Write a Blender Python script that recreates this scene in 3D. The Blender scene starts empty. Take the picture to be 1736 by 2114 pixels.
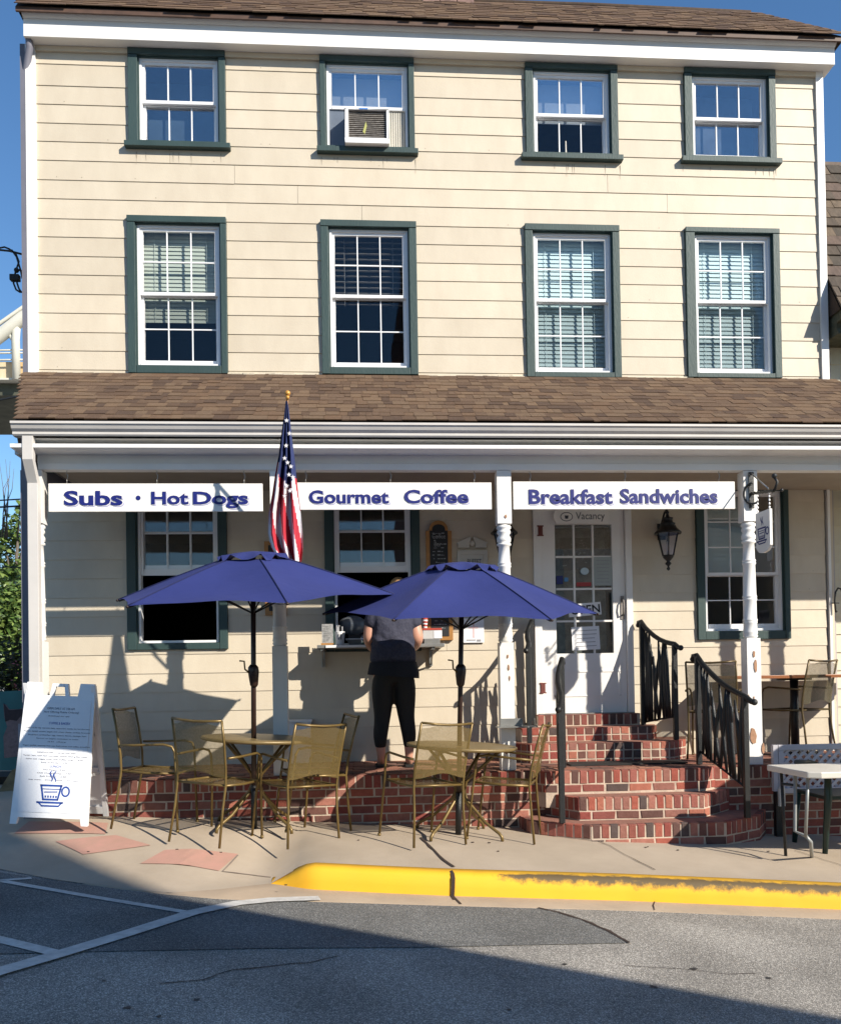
import bpy, bmesh, math, random
from mathutils import Vector, Matrix
import numpy as np
random.seed(7)
SC = bpy.context.scene
COL = SC.collection
R = math.radians
# ------------------------------------------------------------------ camera
FPX, CXP = 1800.0, 868.0                 # focal length and centre column of the 1736 x 2114 picture
YAW, PIT, ROL = .0707, .0138, -.0158
Fv = Vector((math.sin(YAW)*math.cos(PIT), math.cos(YAW)*math.cos(PIT), math.sin(PIT)))
R0 = Vector((math.cos(YAW), -math.sin(YAW), 0)); U0 = R0.cross(Fv)
Rv = R0*math.cos(ROL)+U0*math.sin(ROL); Uv = -R0*math.sin(ROL)+U0*math.cos(ROL)
CYP = 1400-FPX*math.tan(PIT)
CAM = Vector((-.579, -8.37, .782))
def ray(x, y): return Fv+Rv*((x-CXP)/FPX)-Uv*((y-CYP)/FPX)
def W(x, y, Y=0.0):
    d = ray(x, y); return CAM+d*((Y-CAM.y)/d.y)
def atZ(x, y, Z):
    d = ray(x, y); return CAM+d*((Z-CAM.z)/d.z)
G0, GX, GY = -.4316, -.0544, .0
def onplane(x, y, g):
    d = ray(x, y); t = (g[0]+g[1]*CAM.x+g[2]*CAM.y-CAM.z)/(d.z-g[1]*d.x-g[2]*d.y); return CAM+d*t
def Gp(x, y): return onplane(x, y, (G0, GX, GY))
RD = (G0-.14-.06, GX, 0.0)               # road plane
def Rp(x, y): return onplane(x, y, RD)
cd = bpy.data.cameras.new('camera'); cam = bpy.data.objects.new('camera', cd); COL.objects.link(cam)
cam.matrix_world = Matrix(((Rv.x, Uv.x, -Fv.x, CAM.x), (Rv.y, Uv.y, -Fv.y, CAM.y), (Rv.z, Uv.z, -Fv.z, CAM.z), (0, 0, 0, 1)))
cd.sensor_fit = 'VERTICAL'; cd.sensor_height = 36; cd.sensor_width = 36
cd.lens = FPX/2114*36; cd.shift_y = (CYP-1057)/2114; cd.clip_end = 2000; cd.clip_start = .05
SC.camera = cam
# ------------------------------------------------------------------ light
SUN = Vector((1.11, -1.1, .95)).normalized()
sl = bpy.data.lights.new('sun', 'SUN'); sl.energy = 5.0; sl.angle = R(.55); sl.color = (1, .925, .80)
so = bpy.data.objects.new('sun', sl); COL.objects.link(so); so.rotation_euler = SUN.to_track_quat('Z', 'Y').to_euler(); so.location = (20, -20, 20)
w = bpy.data.worlds.new('World'); SC.world = w; w.use_nodes = True
nt = w.node_tree; nt.nodes.clear()
sky = nt.nodes.new('ShaderNodeTexSky'); sky.sky_type = 'NISHITA'; sky.sun_disc = False
sky.sun_elevation = math.asin(SUN.z); sky.sun_rotation = math.atan2(SUN.x, SUN.y)
sky.air_density = 1.15; sky.dust_density = .0; sky.ozone_density = 5.0
bg = nt.nodes.new('ShaderNodeBackground'); bg.inputs[1].default_value = .108
ow = nt.nodes.new('ShaderNodeOutputWorld'); hs = nt.nodes.new('ShaderNodeHueSaturation'); hs.inputs['Saturation'].default_value = 1.10; nt.links.new(sky.outputs[0], hs.inputs['Color']); nt.links.new(hs.outputs[0], bg.inputs[0]); nt.links.new(bg.outputs[0], ow.inputs[0])
SC.view_settings.view_transform = 'Standard'; SC.view_settings.look = 'None'; SC.view_settings.exposure = .56; SC.view_settings.gamma = 1
SC.view_settings.use_curve_mapping = False
SC.cycles.max_bounces = 8; SC.cycles.transparent_max_bounces = 24
# ------------------------------------------------------------------ materials
MATS = {}
def mat(name, col, rough=.6, var=.12, scale=6., bump=0., bscale=60., rnd=0., metal=0., spec=.5, col2=None, stretch=None, cols=None, coat=0.):
    """procedural material: colour broken by large noise (towards col2), fine bump, optional per-object random shade or colour list"""
    if name in MATS: return MATS[name]
    m = bpy.data.materials.new(name); m.use_nodes = True; n = m.node_tree.nodes; L = m.node_tree.links
    b = n['Principled BSDF']; b.inputs['Roughness'].default_value = rough; b.inputs['Metallic'].default_value = metal
    b.inputs['Specular IOR Level'].default_value = spec; b.inputs['Coat Weight'].default_value = coat
    geo = n.new('ShaderNodeNewGeometry'); mp = n.new('ShaderNodeMapping'); L.new(geo.outputs['Position'], mp.inputs[0])
    if stretch: mp.inputs['Scale'].default_value = stretch
    oi = n.new('ShaderNodeObjectInfo')
    add = n.new('ShaderNodeVectorMath'); add.operation = 'ADD'; sc = n.new('ShaderNodeVectorMath'); sc.operation = 'SCALE'
    comb = n.new('ShaderNodeCombineXYZ'); L.new(oi.outputs['Random'], comb.inputs[0]); L.new(oi.outputs['Random'], comb.inputs[2])
    L.new(comb.outputs[0], sc.inputs[0]); sc.inputs['Scale'].default_value = 17.3 if (rnd or cols) else 0.
    L.new(mp.outputs[0], add.inputs[0]); L.new(sc.outputs[0], add.inputs[1])
    nz = n.new('ShaderNodeTexNoise'); nz.inputs['Scale'].default_value = scale; nz.inputs['Detail'].default_value = 7; nz.inputs['Roughness'].default_value = .62
    L.new(add.outputs[0], nz.inputs[0])
    rm = n.new('ShaderNodeMapRange'); L.new(nz.outputs[0], rm.inputs[0]); rm.inputs[1].default_value = .3; rm.inputs[2].default_value = .7
    mx = n.new('ShaderNodeMix'); mx.data_type = 'RGBA'
    c = tuple(col)
    c2 = tuple(col2) if col2 else tuple(x*(1-2*var) for x in col)
    mx.inputs[6].default_value = (*c, 1); mx.inputs[7].default_value = (*c2, 1); L.new(rm.outputs[0], mx.inputs[0])
    out = mx.outputs[2]
    if cols:
        cr = n.new('ShaderNodeValToRGB'); cr.color_ramp.interpolation = 'CONSTANT'
        e = cr.color_ramp.elements
        for i in range(len(cols)):
            el = e[i] if i < 2 else e.new(i/len(cols)); el.position = i/len(cols); el.color = (*cols[i], 1)
        L.new(oi.outputs['Random'], cr.inputs[0])
        m2 = n.new('ShaderNodeMix'); m2.data_type = 'RGBA'; m2.blend_type = 'MULTIPLY'; m2.inputs[0].default_value = 1
        L.new(cr.outputs[0], m2.inputs[6]); L.new(out, m2.inputs[7]); out = m2.outputs[2]
    if rnd:
        mr = n.new('ShaderNodeMapRange'); L.new(oi.outputs['Random'], mr.inputs[0]); mr.inputs[3].default_value = 1-rnd; mr.inputs[4].default_value = 1+rnd
        v = n.new('ShaderNodeVectorMath'); v.operation = 'SCALE'; L.new(out, v.inputs[0]); L.new(mr.outputs[0], v.inputs['Scale']); out = v.outputs[0]
    L.new(out, b.inputs['Base Color'])
    if bump:
        nb = n.new('ShaderNodeTexNoise'); nb.inputs['Scale'].default_value = bscale; nb.inputs['Detail'].default_value = 5; L.new(add.outputs[0], nb.inputs[0])
        bp = n.new('ShaderNodeBump'); bp.inputs['Strength'].default_value = bump; bp.inputs['Distance'].default_value = .01
        L.new(nb.outputs[0], bp.inputs['Height']); L.new(bp.outputs[0], b.inputs['Normal'])
    MATS[name] = m; return m
M_SIDE = mat('cream_siding', (.61, .535, .42), .55, .05, 2.2, .15, 90, rnd=.05, stretch=(1.6, 1, .6), col2=(.53, .455, .35))
M_SIDE2 = mat('neighbour_siding', (.60, .56, .43), .6, .05, 3., .1, 90, rnd=.04)
M_WHITE = mat('white_paint', (.80, .79, .77), .45, .03, 2.5, .05, 60, col2=(.74, .72, .69))
M_VINYL = mat('white_vinyl', (.80, .80, .81), .35, .02, 4.)
M_GREY = mat('greyed_white_paint', (.60, .57, .54), .5, .06, 3., .05, 50)
M_DOWN = mat('grey_blue_trim_shade', (.16, .16, .20), .6, .1, 3.)  # dark tone holds the shade of the left corner strip; pipe elbow shares it
M_GREEN = mat('green_paint', (.021, .046, .045), .55, .1, 4., .2, 80, col2=(.032, .062, .060), stretch=(1, 1, .3))
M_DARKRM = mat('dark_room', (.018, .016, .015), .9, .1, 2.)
M_BRICK = mat('brick_red', (1, 1, 1), .85, .18, 22., .5, 120, col2=(.72, .66, .62), cols=[(.37, .100, .066), (.32, .080, .055), (.41, .145, .095), (.25, .075, .055), (.33, .11, .085), (.27, .062, .048), (.36, .10, .068), (.12, .058, .048), (.38, .155, .115), (.25, .075, .06), (.095, .066, .060), (.30, .13, .10), (.16, .07, .055)])
M_MORT = mat('mortar', (.58, .46, .36), .95, .15, 14., .4, 150)
M_SHING = mat('asphalt_shingle', (1, 1, 1), .95, .12, 40., .5, 300, cols=[(.142, .083, .046), (.105, .060, .034), (.165, .102, .058), (.120, .071, .041), (.150, .094, .055), (.084, .048, .029), (.130, .078, .046)])
M_WOODSH = mat('weathered_wood_shingle', (1, 1, 1), .95, .2, 9., .5, 60, stretch=(4, 1, 1), cols=[(.13, .10, .075), (.10, .078, .06), (.16, .12, .085), (.085, .07, .055), (.14, .10, .08)])
M_NAVY = mat('navy_letter_paint', (.003, .009, .15), .5, .05, 8.)
M_LILAC = mat('lilac_letter_outline', (.42, .42, .62), .5, .05, 8.)
M_SIGN = mat('white_sign_board', (.82, .80, .76), .45, .03, 3., .04, 60)
M_IRON = mat('black_iron', (.012, .013, .014), .42, .2, 20., .3, 200)
M_BRONZE = mat('bronze_chair_tube', (.19, .125, .040), .38, .15, 12., .05, 80, metal=.35)
M_POLE = mat('brown_umbrella_pole', (.03, .014, .010), .4, .1, 10.)
M_CANVAS = mat('navy_canvas', (.011, .020, .120), .85, .12, 2.2, .6, 9, col2=(.017, .027, .150))
M_CONC = mat('sidewalk_concrete', (.46, .375, .285), .9, .10, 1.6, .4, 220, col2=(.36, .29, .215))
M_PINK = mat('pink_paving', (.47, .25, .195), .9, .12, 9., .4, 240, col2=(.40, .235, .175))
M_JOINT = mat('dark_joint', (.05, .03, .022), .95, .2, 20.)
M_LINE = mat('white_road_paint', (.62, .60, .56), .8, .2, 18., .3, 200, col2=(.42, .40, .37))
M_BLACK = mat('black_rubber', (.012, .012, .012), .7, .1, 10.)
M_SKIN = mat('skin', (.58, .30, .21), .5, .06, 8.)
M_HAIR = mat('blonde_hair', (.38, .22, .10), .6, .2, 60., .5, 200)
M_TEE = mat('charcoal_tee', (.022, .024, .046), .85, .25, 60., .7, 40, col2=(.045, .046, .072))
M_LEG = mat('black_leggings', (.006, .006, .007), .75, .1, 30., .15, 300)
M_GOLD = mat('gold_wood_frame', (.42, .20, .055), .45, .12, 14., .1, 80)
M_CHALK = mat('chalkboard', (.016, .018, .02), .6, .3, 5.)
M_CHW = mat('chalk_writing', (.30, .31, .32), .9, .2, 30.)
M_WOOD = mat('varnished_table_wood', (.33, .12, .045), .35, .2, 10., .1, 60, stretch=(.3, 1, 6))
M_PLAST = mat('cream_plastic', (.66, .62, .55), .4, .05, 5.)
M_PEEL = mat('bare_peeled_wood', (.45, .25, .15), .9, .15, 30.)
M_ALU = mat('galvanised_metal', (.34, .34, .33), .4, .1, 10., metal=.6)
M_PAPER = mat('white_paper', (.78, .78, .80), .7, .03, 5.)
M_RUST = mat('rusty_hinge', (.18, .045, .035), .7, .2, 40.)
M_LEAF = mat('tree_leaf', (1, 1, 1), .55, .2, 3., cols=[(.075, .13, .025), (.05, .10, .02), (.10, .16, .035), (.04, .085, .02)])
M_BARK = mat('bark', (.16, .13, .10), .9, .3, 20., .5, 60)
def asphalt(name, c1, c2, light):
    m = bpy.data.materials.new(name); m.use_nodes = True; n = m.node_tree.nodes; L = m.node_tree.links; b = n['Principled BSDF']; b.inputs['Roughness'].default_value = .9
    b.inputs['Specular IOR Level'].default_value = .25
    geo = n.new('ShaderNodeNewGeometry')
    v = n.new('ShaderNodeTexVoronoi'); v.inputs['Scale'].default_value = 210; L.new(geo.outputs['Position'], v.inputs[0])
    sp = n.new('ShaderNodeSeparateColor'); L.new(v.outputs['Color'], sp.inputs[0])
    cr = n.new('ShaderNodeValToRGB'); e = cr.color_ramp.elements; e[0].color = (*c1, 1); e[1].color = (*c2, 1); e[1].position = .75
    x = e.new(.93); x.color = (*light, 1); L.new(sp.outputs[0], cr.inputs[0])
    nz = n.new('ShaderNodeTexNoise'); nz.inputs['Scale'].default_value = 1.6; nz.inputs['Detail'].default_value = 8; L.new(geo.outputs['Position'], nz.inputs[0])
    mr = n.new('ShaderNodeMapRange'); L.new(nz.outputs[0], mr.inputs[0]); mr.inputs[1].default_value = .25; mr.inputs[2].default_value = .75; mr.inputs[3].default_value = .68; mr.inputs[4].default_value = 1.22
    sc = n.new('ShaderNodeVectorMath'); sc.operation = 'SCALE'; L.new(cr.outputs[0], sc.inputs[0]); L.new(mr.outputs[0], sc.inputs['Scale']); L.new(sc.outputs[0], b.inputs['Base Color'])
    bp = n.new('ShaderNodeBump'); bp.inputs['Strength'].default_value = .6; bp.inputs['Distance'].default_value = .004; L.new(v.outputs['Distance'], bp.inputs['Height']); L.new(bp.outputs[0], b.inputs['Normal'])
    return m
M_ROAD = asphalt('old_asphalt', (.145, .134, .120), (.32, .295, .26), (.56, .52, .46))
M_PATCH = asphalt('patched_asphalt', (.085, .085, .082), (.165, .162, .152), (.32, .31, .29))
def yellow():
    m = bpy.data.materials.new('worn_yellow_paint'); m.use_nodes = True; n = m.node_tree.nodes; L = m.node_tree.links; b = n['Principled BSDF']; b.inputs['Roughness'].default_value = .75
    geo = n.new('ShaderNodeNewGeometry'); at = n.new('ShaderNodeAttribute'); at.attribute_name = 'wear'
    nz = n.new('ShaderNodeTexNoise'); nz.inputs['Scale'].default_value = 11; nz.inputs['Detail'].default_value = 12; nz.inputs['Roughness'].default_value = .78; L.new(geo.outputs['Position'], nz.inputs[0])
    a = n.new('ShaderNodeMath'); a.operation = 'ADD'; L.new(nz.outputs[0], a.inputs[0]); L.new(at.outputs['Fac'], a.inputs[1])
    mr = n.new('ShaderNodeMapRange'); L.new(a.outputs[0], mr.inputs[0]); mr.inputs[1].default_value = .82; mr.inputs[2].default_value = 1.06
    n2 = n.new('ShaderNodeTexNoise'); n2.inputs['Scale'].default_value = 3; n2.inputs['Detail'].default_value = 6; L.new(geo.outputs['Position'], n2.inputs[0])
    mx = n.new('ShaderNodeMix'); mx.data_type = 'RGBA'; mx.inputs[6].default_value = (.84, .445, .008, 1); mx.inputs[7].default_value = (.74, .40, .03, 1); L.new(n2.outputs[0], mx.inputs[0])
    m2 = n.new('ShaderNodeMix'); m2.data_type = 'RGBA'; L.new(mr.outputs[0], m2.inputs[0]); L.new(mx.outputs[2], m2.inputs[6]); m2.inputs[7].default_value = (.115, .078, .035, 1)
    L.new(m2.outputs[2], b.inputs['Base Color']); return m
M_YEL = yellow()
def glass(name, refl, tint=(1, 1, 1)):
    m = bpy.data.materials.new(name); m.use_nodes = True; n = m.node_tree.nodes; L = m.node_tree.links; n.clear()
    o = n.new('ShaderNodeOutputMaterial'); t = n.new('ShaderNodeBsdfTransparent'); t.inputs[0].default_value = (*tint, 1)
    g = n.new('ShaderNodeBsdfGlossy'); g.inputs['Roughness'].default_value = .015; g.inputs[0].default_value = (.95, .97, 1, 1)
    gg = n.new('ShaderNodeNewGeometry'); dt = n.new('ShaderNodeVectorMath'); dt.operation = 'DOT_PRODUCT'; L.new(gg.outputs['Incoming'], dt.inputs[0]); L.new(gg.outputs['Normal'], dt.inputs[1])
    ab = n.new('ShaderNodeMath'); ab.operation = 'ABSOLUTE'; L.new(dt.outputs['Value'], ab.inputs[0]); om = n.new('ShaderNodeMath'); om.operation = 'SUBTRACT'; om.inputs[0].default_value = 1; L.new(ab.outputs[0], om.inputs[1])
    pw = n.new('ShaderNodeMath'); pw.operation = 'POWER'; L.new(om.outputs[0], pw.inputs[0]); pw.inputs[1].default_value = 5
    f = n.new('ShaderNodeMath'); f.operation = 'MULTIPLY_ADD'; L.new(pw.outputs[0], f.inputs[0]); f.inputs[1].default_value = .9; f.inputs[2].default_value = .025
    a = n.new('ShaderNodeMath'); a.operation = 'ADD'; a.use_clamp = True; L.new(f.outputs[0], a.inputs[0]); a.inputs[1].default_value = refl
    nz = n.new('ShaderNodeTexNoise'); nz.inputs['Scale'].default_value = 1.5; geo = n.new('ShaderNodeNewGeometry'); L.new(geo.outputs['Position'], nz.inputs[0])
    bp = n.new('ShaderNodeBump'); bp.inputs['Strength'].default_value = .08; bp.inputs['Distance'].default_value = .02; L.new(nz.outputs[0], bp.inputs['Height']); L.new(bp.outputs[0], g.inputs['Normal'])
    x = n.new('ShaderNodeMixShader'); L.new(a.outputs[0], x.inputs[0]); L.new(t.outputs[0], x.inputs[1]); L.new(g.outputs[0], x.inputs[2]); L.new(x.outputs[0], o.inputs[0]); return m
M_GLASS = glass('window_glass', 0); M_GLASSR = glass('reflective_window_glass', .26); M_GLASSM = glass('part_reflective_glass', .14)
M_SCREEN = glass('insect_screen_glass', 0, (.86, .86, .86)); M_GLASSD = glass('door_glass', .13, (.9, .92, .9))
def meshmat(name, col, fill=.66):
    """woven metal sheet: fine strands with real gaps between them"""
    m = bpy.data.materials.new(name); m.use_nodes = True; n = m.node_tree.nodes; L = m.node_tree.links; b = n['Principled BSDF']
    b.inputs['Base Color'].default_value = (*col, 1); b.inputs['Roughness'].default_value = .45; b.inputs['Metallic'].default_value = .25
    tc = n.new('ShaderNodeTexCoord'); v = n.new('ShaderNodeTexNoise'); v.inputs['Scale'].default_value = 60; L.new(tc.outputs['Object'], v.inputs[0])
    lt = n.new('ShaderNodeMath'); lt.operation = 'MULTIPLY_ADD'; L.new(v.outputs[0], lt.inputs[0]); lt.inputs[1].default_value = .3; lt.inputs[2].default_value = fill-.15
    t = n.new('ShaderNodeBsdfTransparent'); x = n.new('ShaderNodeMixShader'); L.new(lt.outputs[0], x.inputs[0]); L.new(t.outputs[0], x.inputs[1]); L.new(b.outputs[0], x.inputs[2])
    L.new(x.outputs[0], n['Material Output'].inputs[0]); return m
M_MESH = meshmat('bronze_mesh', (.19, .132, .045), .56); M_MESHD = meshmat('dark_mesh', (.10, .085, .05), .62)
# ------------------------------------------------------------------ mesh helpers
class MB:
    def __init__(s): s.v = []; s.f = []; s.sm = []
    def add(s, vs, fs, smooth=False):
        o = len(s.v); s.v += [tuple(x) for x in vs]; s.f += [tuple(i+o for i in f) for f in fs]; s.sm += [smooth]*len(fs); return s
    def box(s, x0, x1, y0, y1, z0, z1):
        return s.add([(x0, y0, z0), (x1, y0, z0), (x1, y1, z0), (x0, y1, z0), (x0, y0, z1), (x1, y0, z1), (x1, y1, z1), (x0, y1, z1)],
                     [(0, 3, 2, 1), (4, 5, 6, 7), (0, 1, 5, 4), (1, 2, 6, 5), (2, 3, 7, 6), (3, 0, 4, 7)])
    def hexa(s, P): return s.add(P, [(0, 3, 2, 1), (4, 5, 6, 7), (0, 1, 5, 4), (1, 2, 6, 5), (2, 3, 7, 6), (3, 0, 4, 7)])
    def prism(s, poly, y0, y1):          # polygon in (x, z), extruded along y
        n = len(poly); vs = [(p[0], y0, p[1]) for p in poly]+[(p[0], y1, p[1]) for p in poly]
        return s.add(vs, [tuple(range(n)), tuple(range(2*n-1, n-1, -1))]+[(i, i+n, (i+1) % n+n, (i+1) % n) for i in range(n)])
    def prismz(s, poly, z0, z1):
        n = len(poly); vs = [(p[0], p[1], z0) for p in poly]+[(p[0], p[1], z1) for p in poly]
        return s.add(vs, [tuple(range(n-1, -1, -1)), tuple(range(n, 2*n))]+[(i, (i+1) % n, (i+1) % n+n, i+n) for i in range(n)])
    def tube(s, pts, r, seg=8, caps=True):
        pts = [Vector(p) for p in pts]; n = len(pts); rr = r if isinstance(r, (list, tuple)) else [r]*n
        T = [(pts[min(i+1, n-1)]-pts[max(i-1, 0)]).normalized() for i in range(n)]
        ref = Vector((0, 0, 1)) if abs(T[0].z) < .9 else Vector((1, 0, 0)); N = (ref-T[0]*ref.dot(T[0])).normalized(); vs = []
        for i in range(n):
            N = (N-T[i]*N.dot(T[i])).normalized(); B = T[i].cross(N)
            for k in range(seg):
                a = 2*math.pi*k/seg; vs.append(pts[i]+(N*math.cos(a)+B*math.sin(a))*rr[i])
        fs = [(i*seg+k, i*seg+(k+1) % seg, (i+1)*seg+(k+1) % seg, (i+1)*seg+k) for i in range(n-1) for k in range(seg)]
        s.add(vs, fs, True)
        if caps: s.f += [tuple(len(s.v)-len(vs)+k for k in range(seg-1, -1, -1)), tuple(len(s.v)-seg+k for k in range(seg))]; s.sm += [False, False]
        return s
    def lathe(s, prof, cx=0, cy=0, seg=20):   # prof = (r, z) list, upward
        vs = []
        for r, z in prof: vs += [(cx+r*math.cos(2*math.pi*k/seg), cy+r*math.sin(2*math.pi*k/seg), z) for k in range(seg)]
        n = len(prof); s.add(vs, [(i*seg+k, i*seg+(k+1) % seg, (i+1)*seg+(k+1) % seg, (i+1)*seg+k) for i in range(n-1) for k in range(seg)], True)
        o = len(s.v)-len(vs); s.f += [tuple(o+k for k in range(seg-1, -1, -1)), tuple(o+(n-1)*seg+k for k in range(seg))]; s.sm += [False, False]; return s
    def ball(s, c, r, sc=(1, 1, 1), seg=14, rings=9):
        vs = []
        for i in range(rings+1):
            t = math.pi*i/rings
            vs += [(c[0]+r*sc[0]*math.sin(t)*math.cos(2*math.pi*k/seg), c[1]+r*sc[1]*math.sin(t)*math.sin(2*math.pi*k/seg), c[2]-r*sc[2]*math.cos(t)) for k in range(seg)]
        return s.add(vs, [(i*seg+k, i*seg+(k+1) % seg, (i+1)*seg+(k+1) % seg, (i+1)*seg+k) for i in range(rings) for k in range(seg)], True)
    def quad(s, a, b, c, d): return s.add([a, b, c, d], [(0, 1, 2, 3)])
    def grid(s, P, smooth=True):         # P[i][j] points
        a, b = len(P), len(P[0]); return s.add([p for row in P for p in row], [(i*b+j, (i+1)*b+j, (i+1)*b+j+1, i*b+j+1) for i in range(a-1) for j in range(b-1)], smooth)
    def xf(s, m): s.v = [tuple(m @ Vector(v)) for v in s.v]; return s
    def mesh(s, name, m, bev=0.):
        me = bpy.data.meshes.new(name); me.from_pydata(s.v, [], s.f); me.polygons.foreach_set('use_smooth', s.sm[:len(s.f)])
        if bev:
            bm = bmesh.new(); bm.from_mesh(me); bmesh.ops.remove_doubles(bm, verts=bm.verts, dist=1e-6)
            bmesh.ops.bevel(bm, geom=[e for e in bm.edges if len(e.link_faces) == 2 and e.calc_face_angle(0) > .6], offset=bev, segments=2, affect='EDGES', profile=.6)
            bm.to_mesh(me); bm.free()
        if m: me.materials.append(m)
        return me
OFF = {}
def link(name, me, parent=None, loc=None, local=False):
    o = bpy.data.objects.new(name, me); COL.objects.link(o)
    if parent:
        o.parent = parent
        if not local and parent.name in OFF: o.matrix_parent_inverse = Matrix.Translation(-OFF[parent.name])
    if loc is not None: o.location = loc
    return o
def obj(name, mb, m, parent=None, bev=0., local=False): return link(name, mb.mesh(name, m, bev), parent, None, local)
def box(name, x0, x1, y0, y1, z0, z1, m, parent=None, bev=0.): return obj(name, MB().box(x0, x1, y0, y1, z0, z1), m, parent, bev)
def tag(o, label, cat, group=None):
    o['label'] = label; o['category'] = cat
    if group: o['group'] = group
    return o
def thing(name, label, cat, loc=(0, 0, 0), group=None):
    o = bpy.data.objects.new(name, None); COL.objects.link(o); o.location = loc; o.empty_display_size = .1; OFF[o.name] = Vector(loc); return tag(o, label, cat, group)
def struct(name, mb, m, bev=0.): o = obj(name, mb, m, None, bev); o['kind'] = 'structure'; return o
def dup(root, loc, label, group=None, rot=None):
    r = root.copy(); COL.objects.link(r); r.location = loc; r['label'] = label
    if rot is not None: r.rotation_euler = rot
    if group: r['group'] = group
    for ch in root.children:
        c = ch.copy(); COL.objects.link(c); c.parent = r
        for g in ch.children: d = g.copy(); COL.objects.link(d); d.parent = c
    return r
DG = None
def text(txt, name, m, parent, x0, x1, z0, z1, Y, ext=.002, bold=0.0, xfm=None):
    """lettering fitted to a rectangle in the plane Y (or local rectangle mapped by xfm)"""
    cu = bpy.data.curves.new(name, 'FONT'); cu.body = txt; cu.extrude = .01; cu.offset = bold; cu.resolution_u = 3
    t = bpy.data.objects.new(name, cu); COL.objects.link(t); bpy.context.view_layer.update()
    me = bpy.data.meshes.new_from_object(t.evaluated_get(bpy.context.evaluated_depsgraph_get())); COL.objects.unlink(t); bpy.data.objects.remove(t)
    co = np.empty(len(me.vertices)*3); me.vertices.foreach_get('co', co); co = co.reshape(-1, 3); lo = co.min(0); hi = co.max(0); u = (co-lo)/(hi-lo+1e-9)
    out = np.stack([x0+u[:, 0]*(x1-x0), Y-u[:, 2]*ext, z0+u[:, 1]*(z1-z0)], 1)
    if xfm is not None: out = np.array([tuple(xfm @ Vector(p)) for p in out])
    me.vertices.foreach_set('co', out.ravel()); me.update(); me.materials.clear(); me.materials.append(m); me.name = name
    for p in me.polygons: p.use_smooth = False
    return link(name, me, parent)
# ------------------------------------------------------------------ ground, road, sidewalk
def interp(pts, x):
    if x <= pts[0][0]: (a, b), (c, d) = pts[0], pts[1]
    elif x >= pts[-1][0]: (a, b), (c, d) = pts[-2], pts[-1]
    else:
        for i in range(len(pts)-1):
            if pts[i][0] <= x <= pts[i+1][0]: (a, b), (c, d) = pts[i], pts[i+1]; break
    return b+(d-b)*(x-a)/(c-a)
def ss(a, b, x): t = min(1, max(0, (x-a)/(b-a))); return t*t*(3-2*t)
def roadz(x, y): return RD[0]+RD[1]*x+RD[2]*y
BL = [(p.x, p.y) for p in (Rp(0, 1795), Rp(100, 1815), Rp(300, 1842), Rp(475, 1858), Rp(640, 1861), Rp(940, 1870), Rp(1300, 1880), Rp(1736, 1898))]  # edge of the asphalt
FL = [(p.x, p.y) for p in (Rp(560, 1826), Rp(640, 1838), Rp(800, 1846), Rp(940, 1852), Rp(1300, 1862), Rp(1736, 1880))]                           # foot of the kerb
XT = FL[0][0]
def ramp(x): return 1-ss(XT-.02, XT+.30, x)   # 1 where the kerb is dropped
def kerb_y(x): return interp(FL, x) if x > XT else interp(BL, x)+(FL[0][1]-interp(BL, XT))*max(0, 1-(XT-x)/.6)
def walkz(x, y):
    z = G0+GX*x+GY*y; fy = kerb_y(x); top = roadz(x, fy)+.14*(1-ramp(x))+.004
    d = y-fy; t = ss(0, 1.3 if ramp(x) > .5 else 1.0, d); return top*(1-t)+z*t if d > 0 else top
mb = MB(); mb.add([(-400, -400, roadz(0, 0)+21.76*0-.0), (400, -400, 0), (400, 400, 0), (-400, 400, 0)], [(0, 1, 2, 3)])
def lvl(x): return RD[0]+RD[1]*max(-12, min(14, x))
xs = [-400, -40, -12, -6, 0, 6, 14, 40, 400]; ys = [-400, -40, -12, -6, 0, 6, 40, 400]
struct('ground', MB().grid([[(x, y, lvl(x)-.012) for y in ys] for x in xs], False), M_ROAD)
xs = np.linspace(-12, 14, 90)
struct('road', MB().grid([[(x, y, lvl(x)) for y in (-14, interp(BL, x)-.3, interp(BL, x)+.03)] for x in xs], False), M_ROAD)
struct('gutter_apron', MB().grid([[(x, interp(BL, x)-.006, lvl(x)), (x, interp(BL, x), lvl(x)+.006), (x, kerb_y(x)+.01, roadz(x, 0)+.006)] for x in xs if x > XT-1.2]), mat('apron_concrete', (.42, .32, .225), .9, .12, 2.5, .4, 260))
kx = [x for x in np.linspace(XT, 14, 260)]
K = [[Vector((x, kerb_y(x), roadz(x, 0)+.004)), Vector((x, kerb_y(x)+.004, roadz(x, 0)+.05*(1-ramp(x))+.005)), Vector((x, kerb_y(x)+.012, roadz(x, 0)+.115*(1-ramp(x))+.006)), Vector((x, kerb_y(x)+.035, roadz(x, 0)+.137*(1-ramp(x))+.007)),
      Vector((x, kerb_y(x)+.14, walkz(x, kerb_y(x)+.14)+.006)), Vector((x, kerb_y(x)+.145, walkz(x, kerb_y(x)+.14)-.01))] for x in kx]
for x in K:                               # the painted face is lumpy
    for i in (1, 2, 3): x[i].y += random.gauss(0, .0015); x[i].z += random.gauss(0, .0012)
ko = struct('kerb', MB().grid(K), M_YEL)
at = ko.data.attributes.new('wear', 'FLOAT', 'POINT')
wv = []
for x in kx:
    k = ss(-.1, .5, x-.1)*.9+.25
    wv += [-.2, .12*k, .46*k, .60*k, .06, -.1]
at.data.foreach_set('value', wv)
gxs = np.linspace(-12, 14, 150)
struct('sidewalk', MB().grid([[(x, y, walkz(x, y)) for y in [kerb_y(x)+(.139 if x > XT else 0)+t*(-.9-kerb_y(x)) for t in np.linspace(0, 1, 26)]]+[(x, 9, G0+GX*x+.18)] for x in gxs]), M_CONC)
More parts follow.
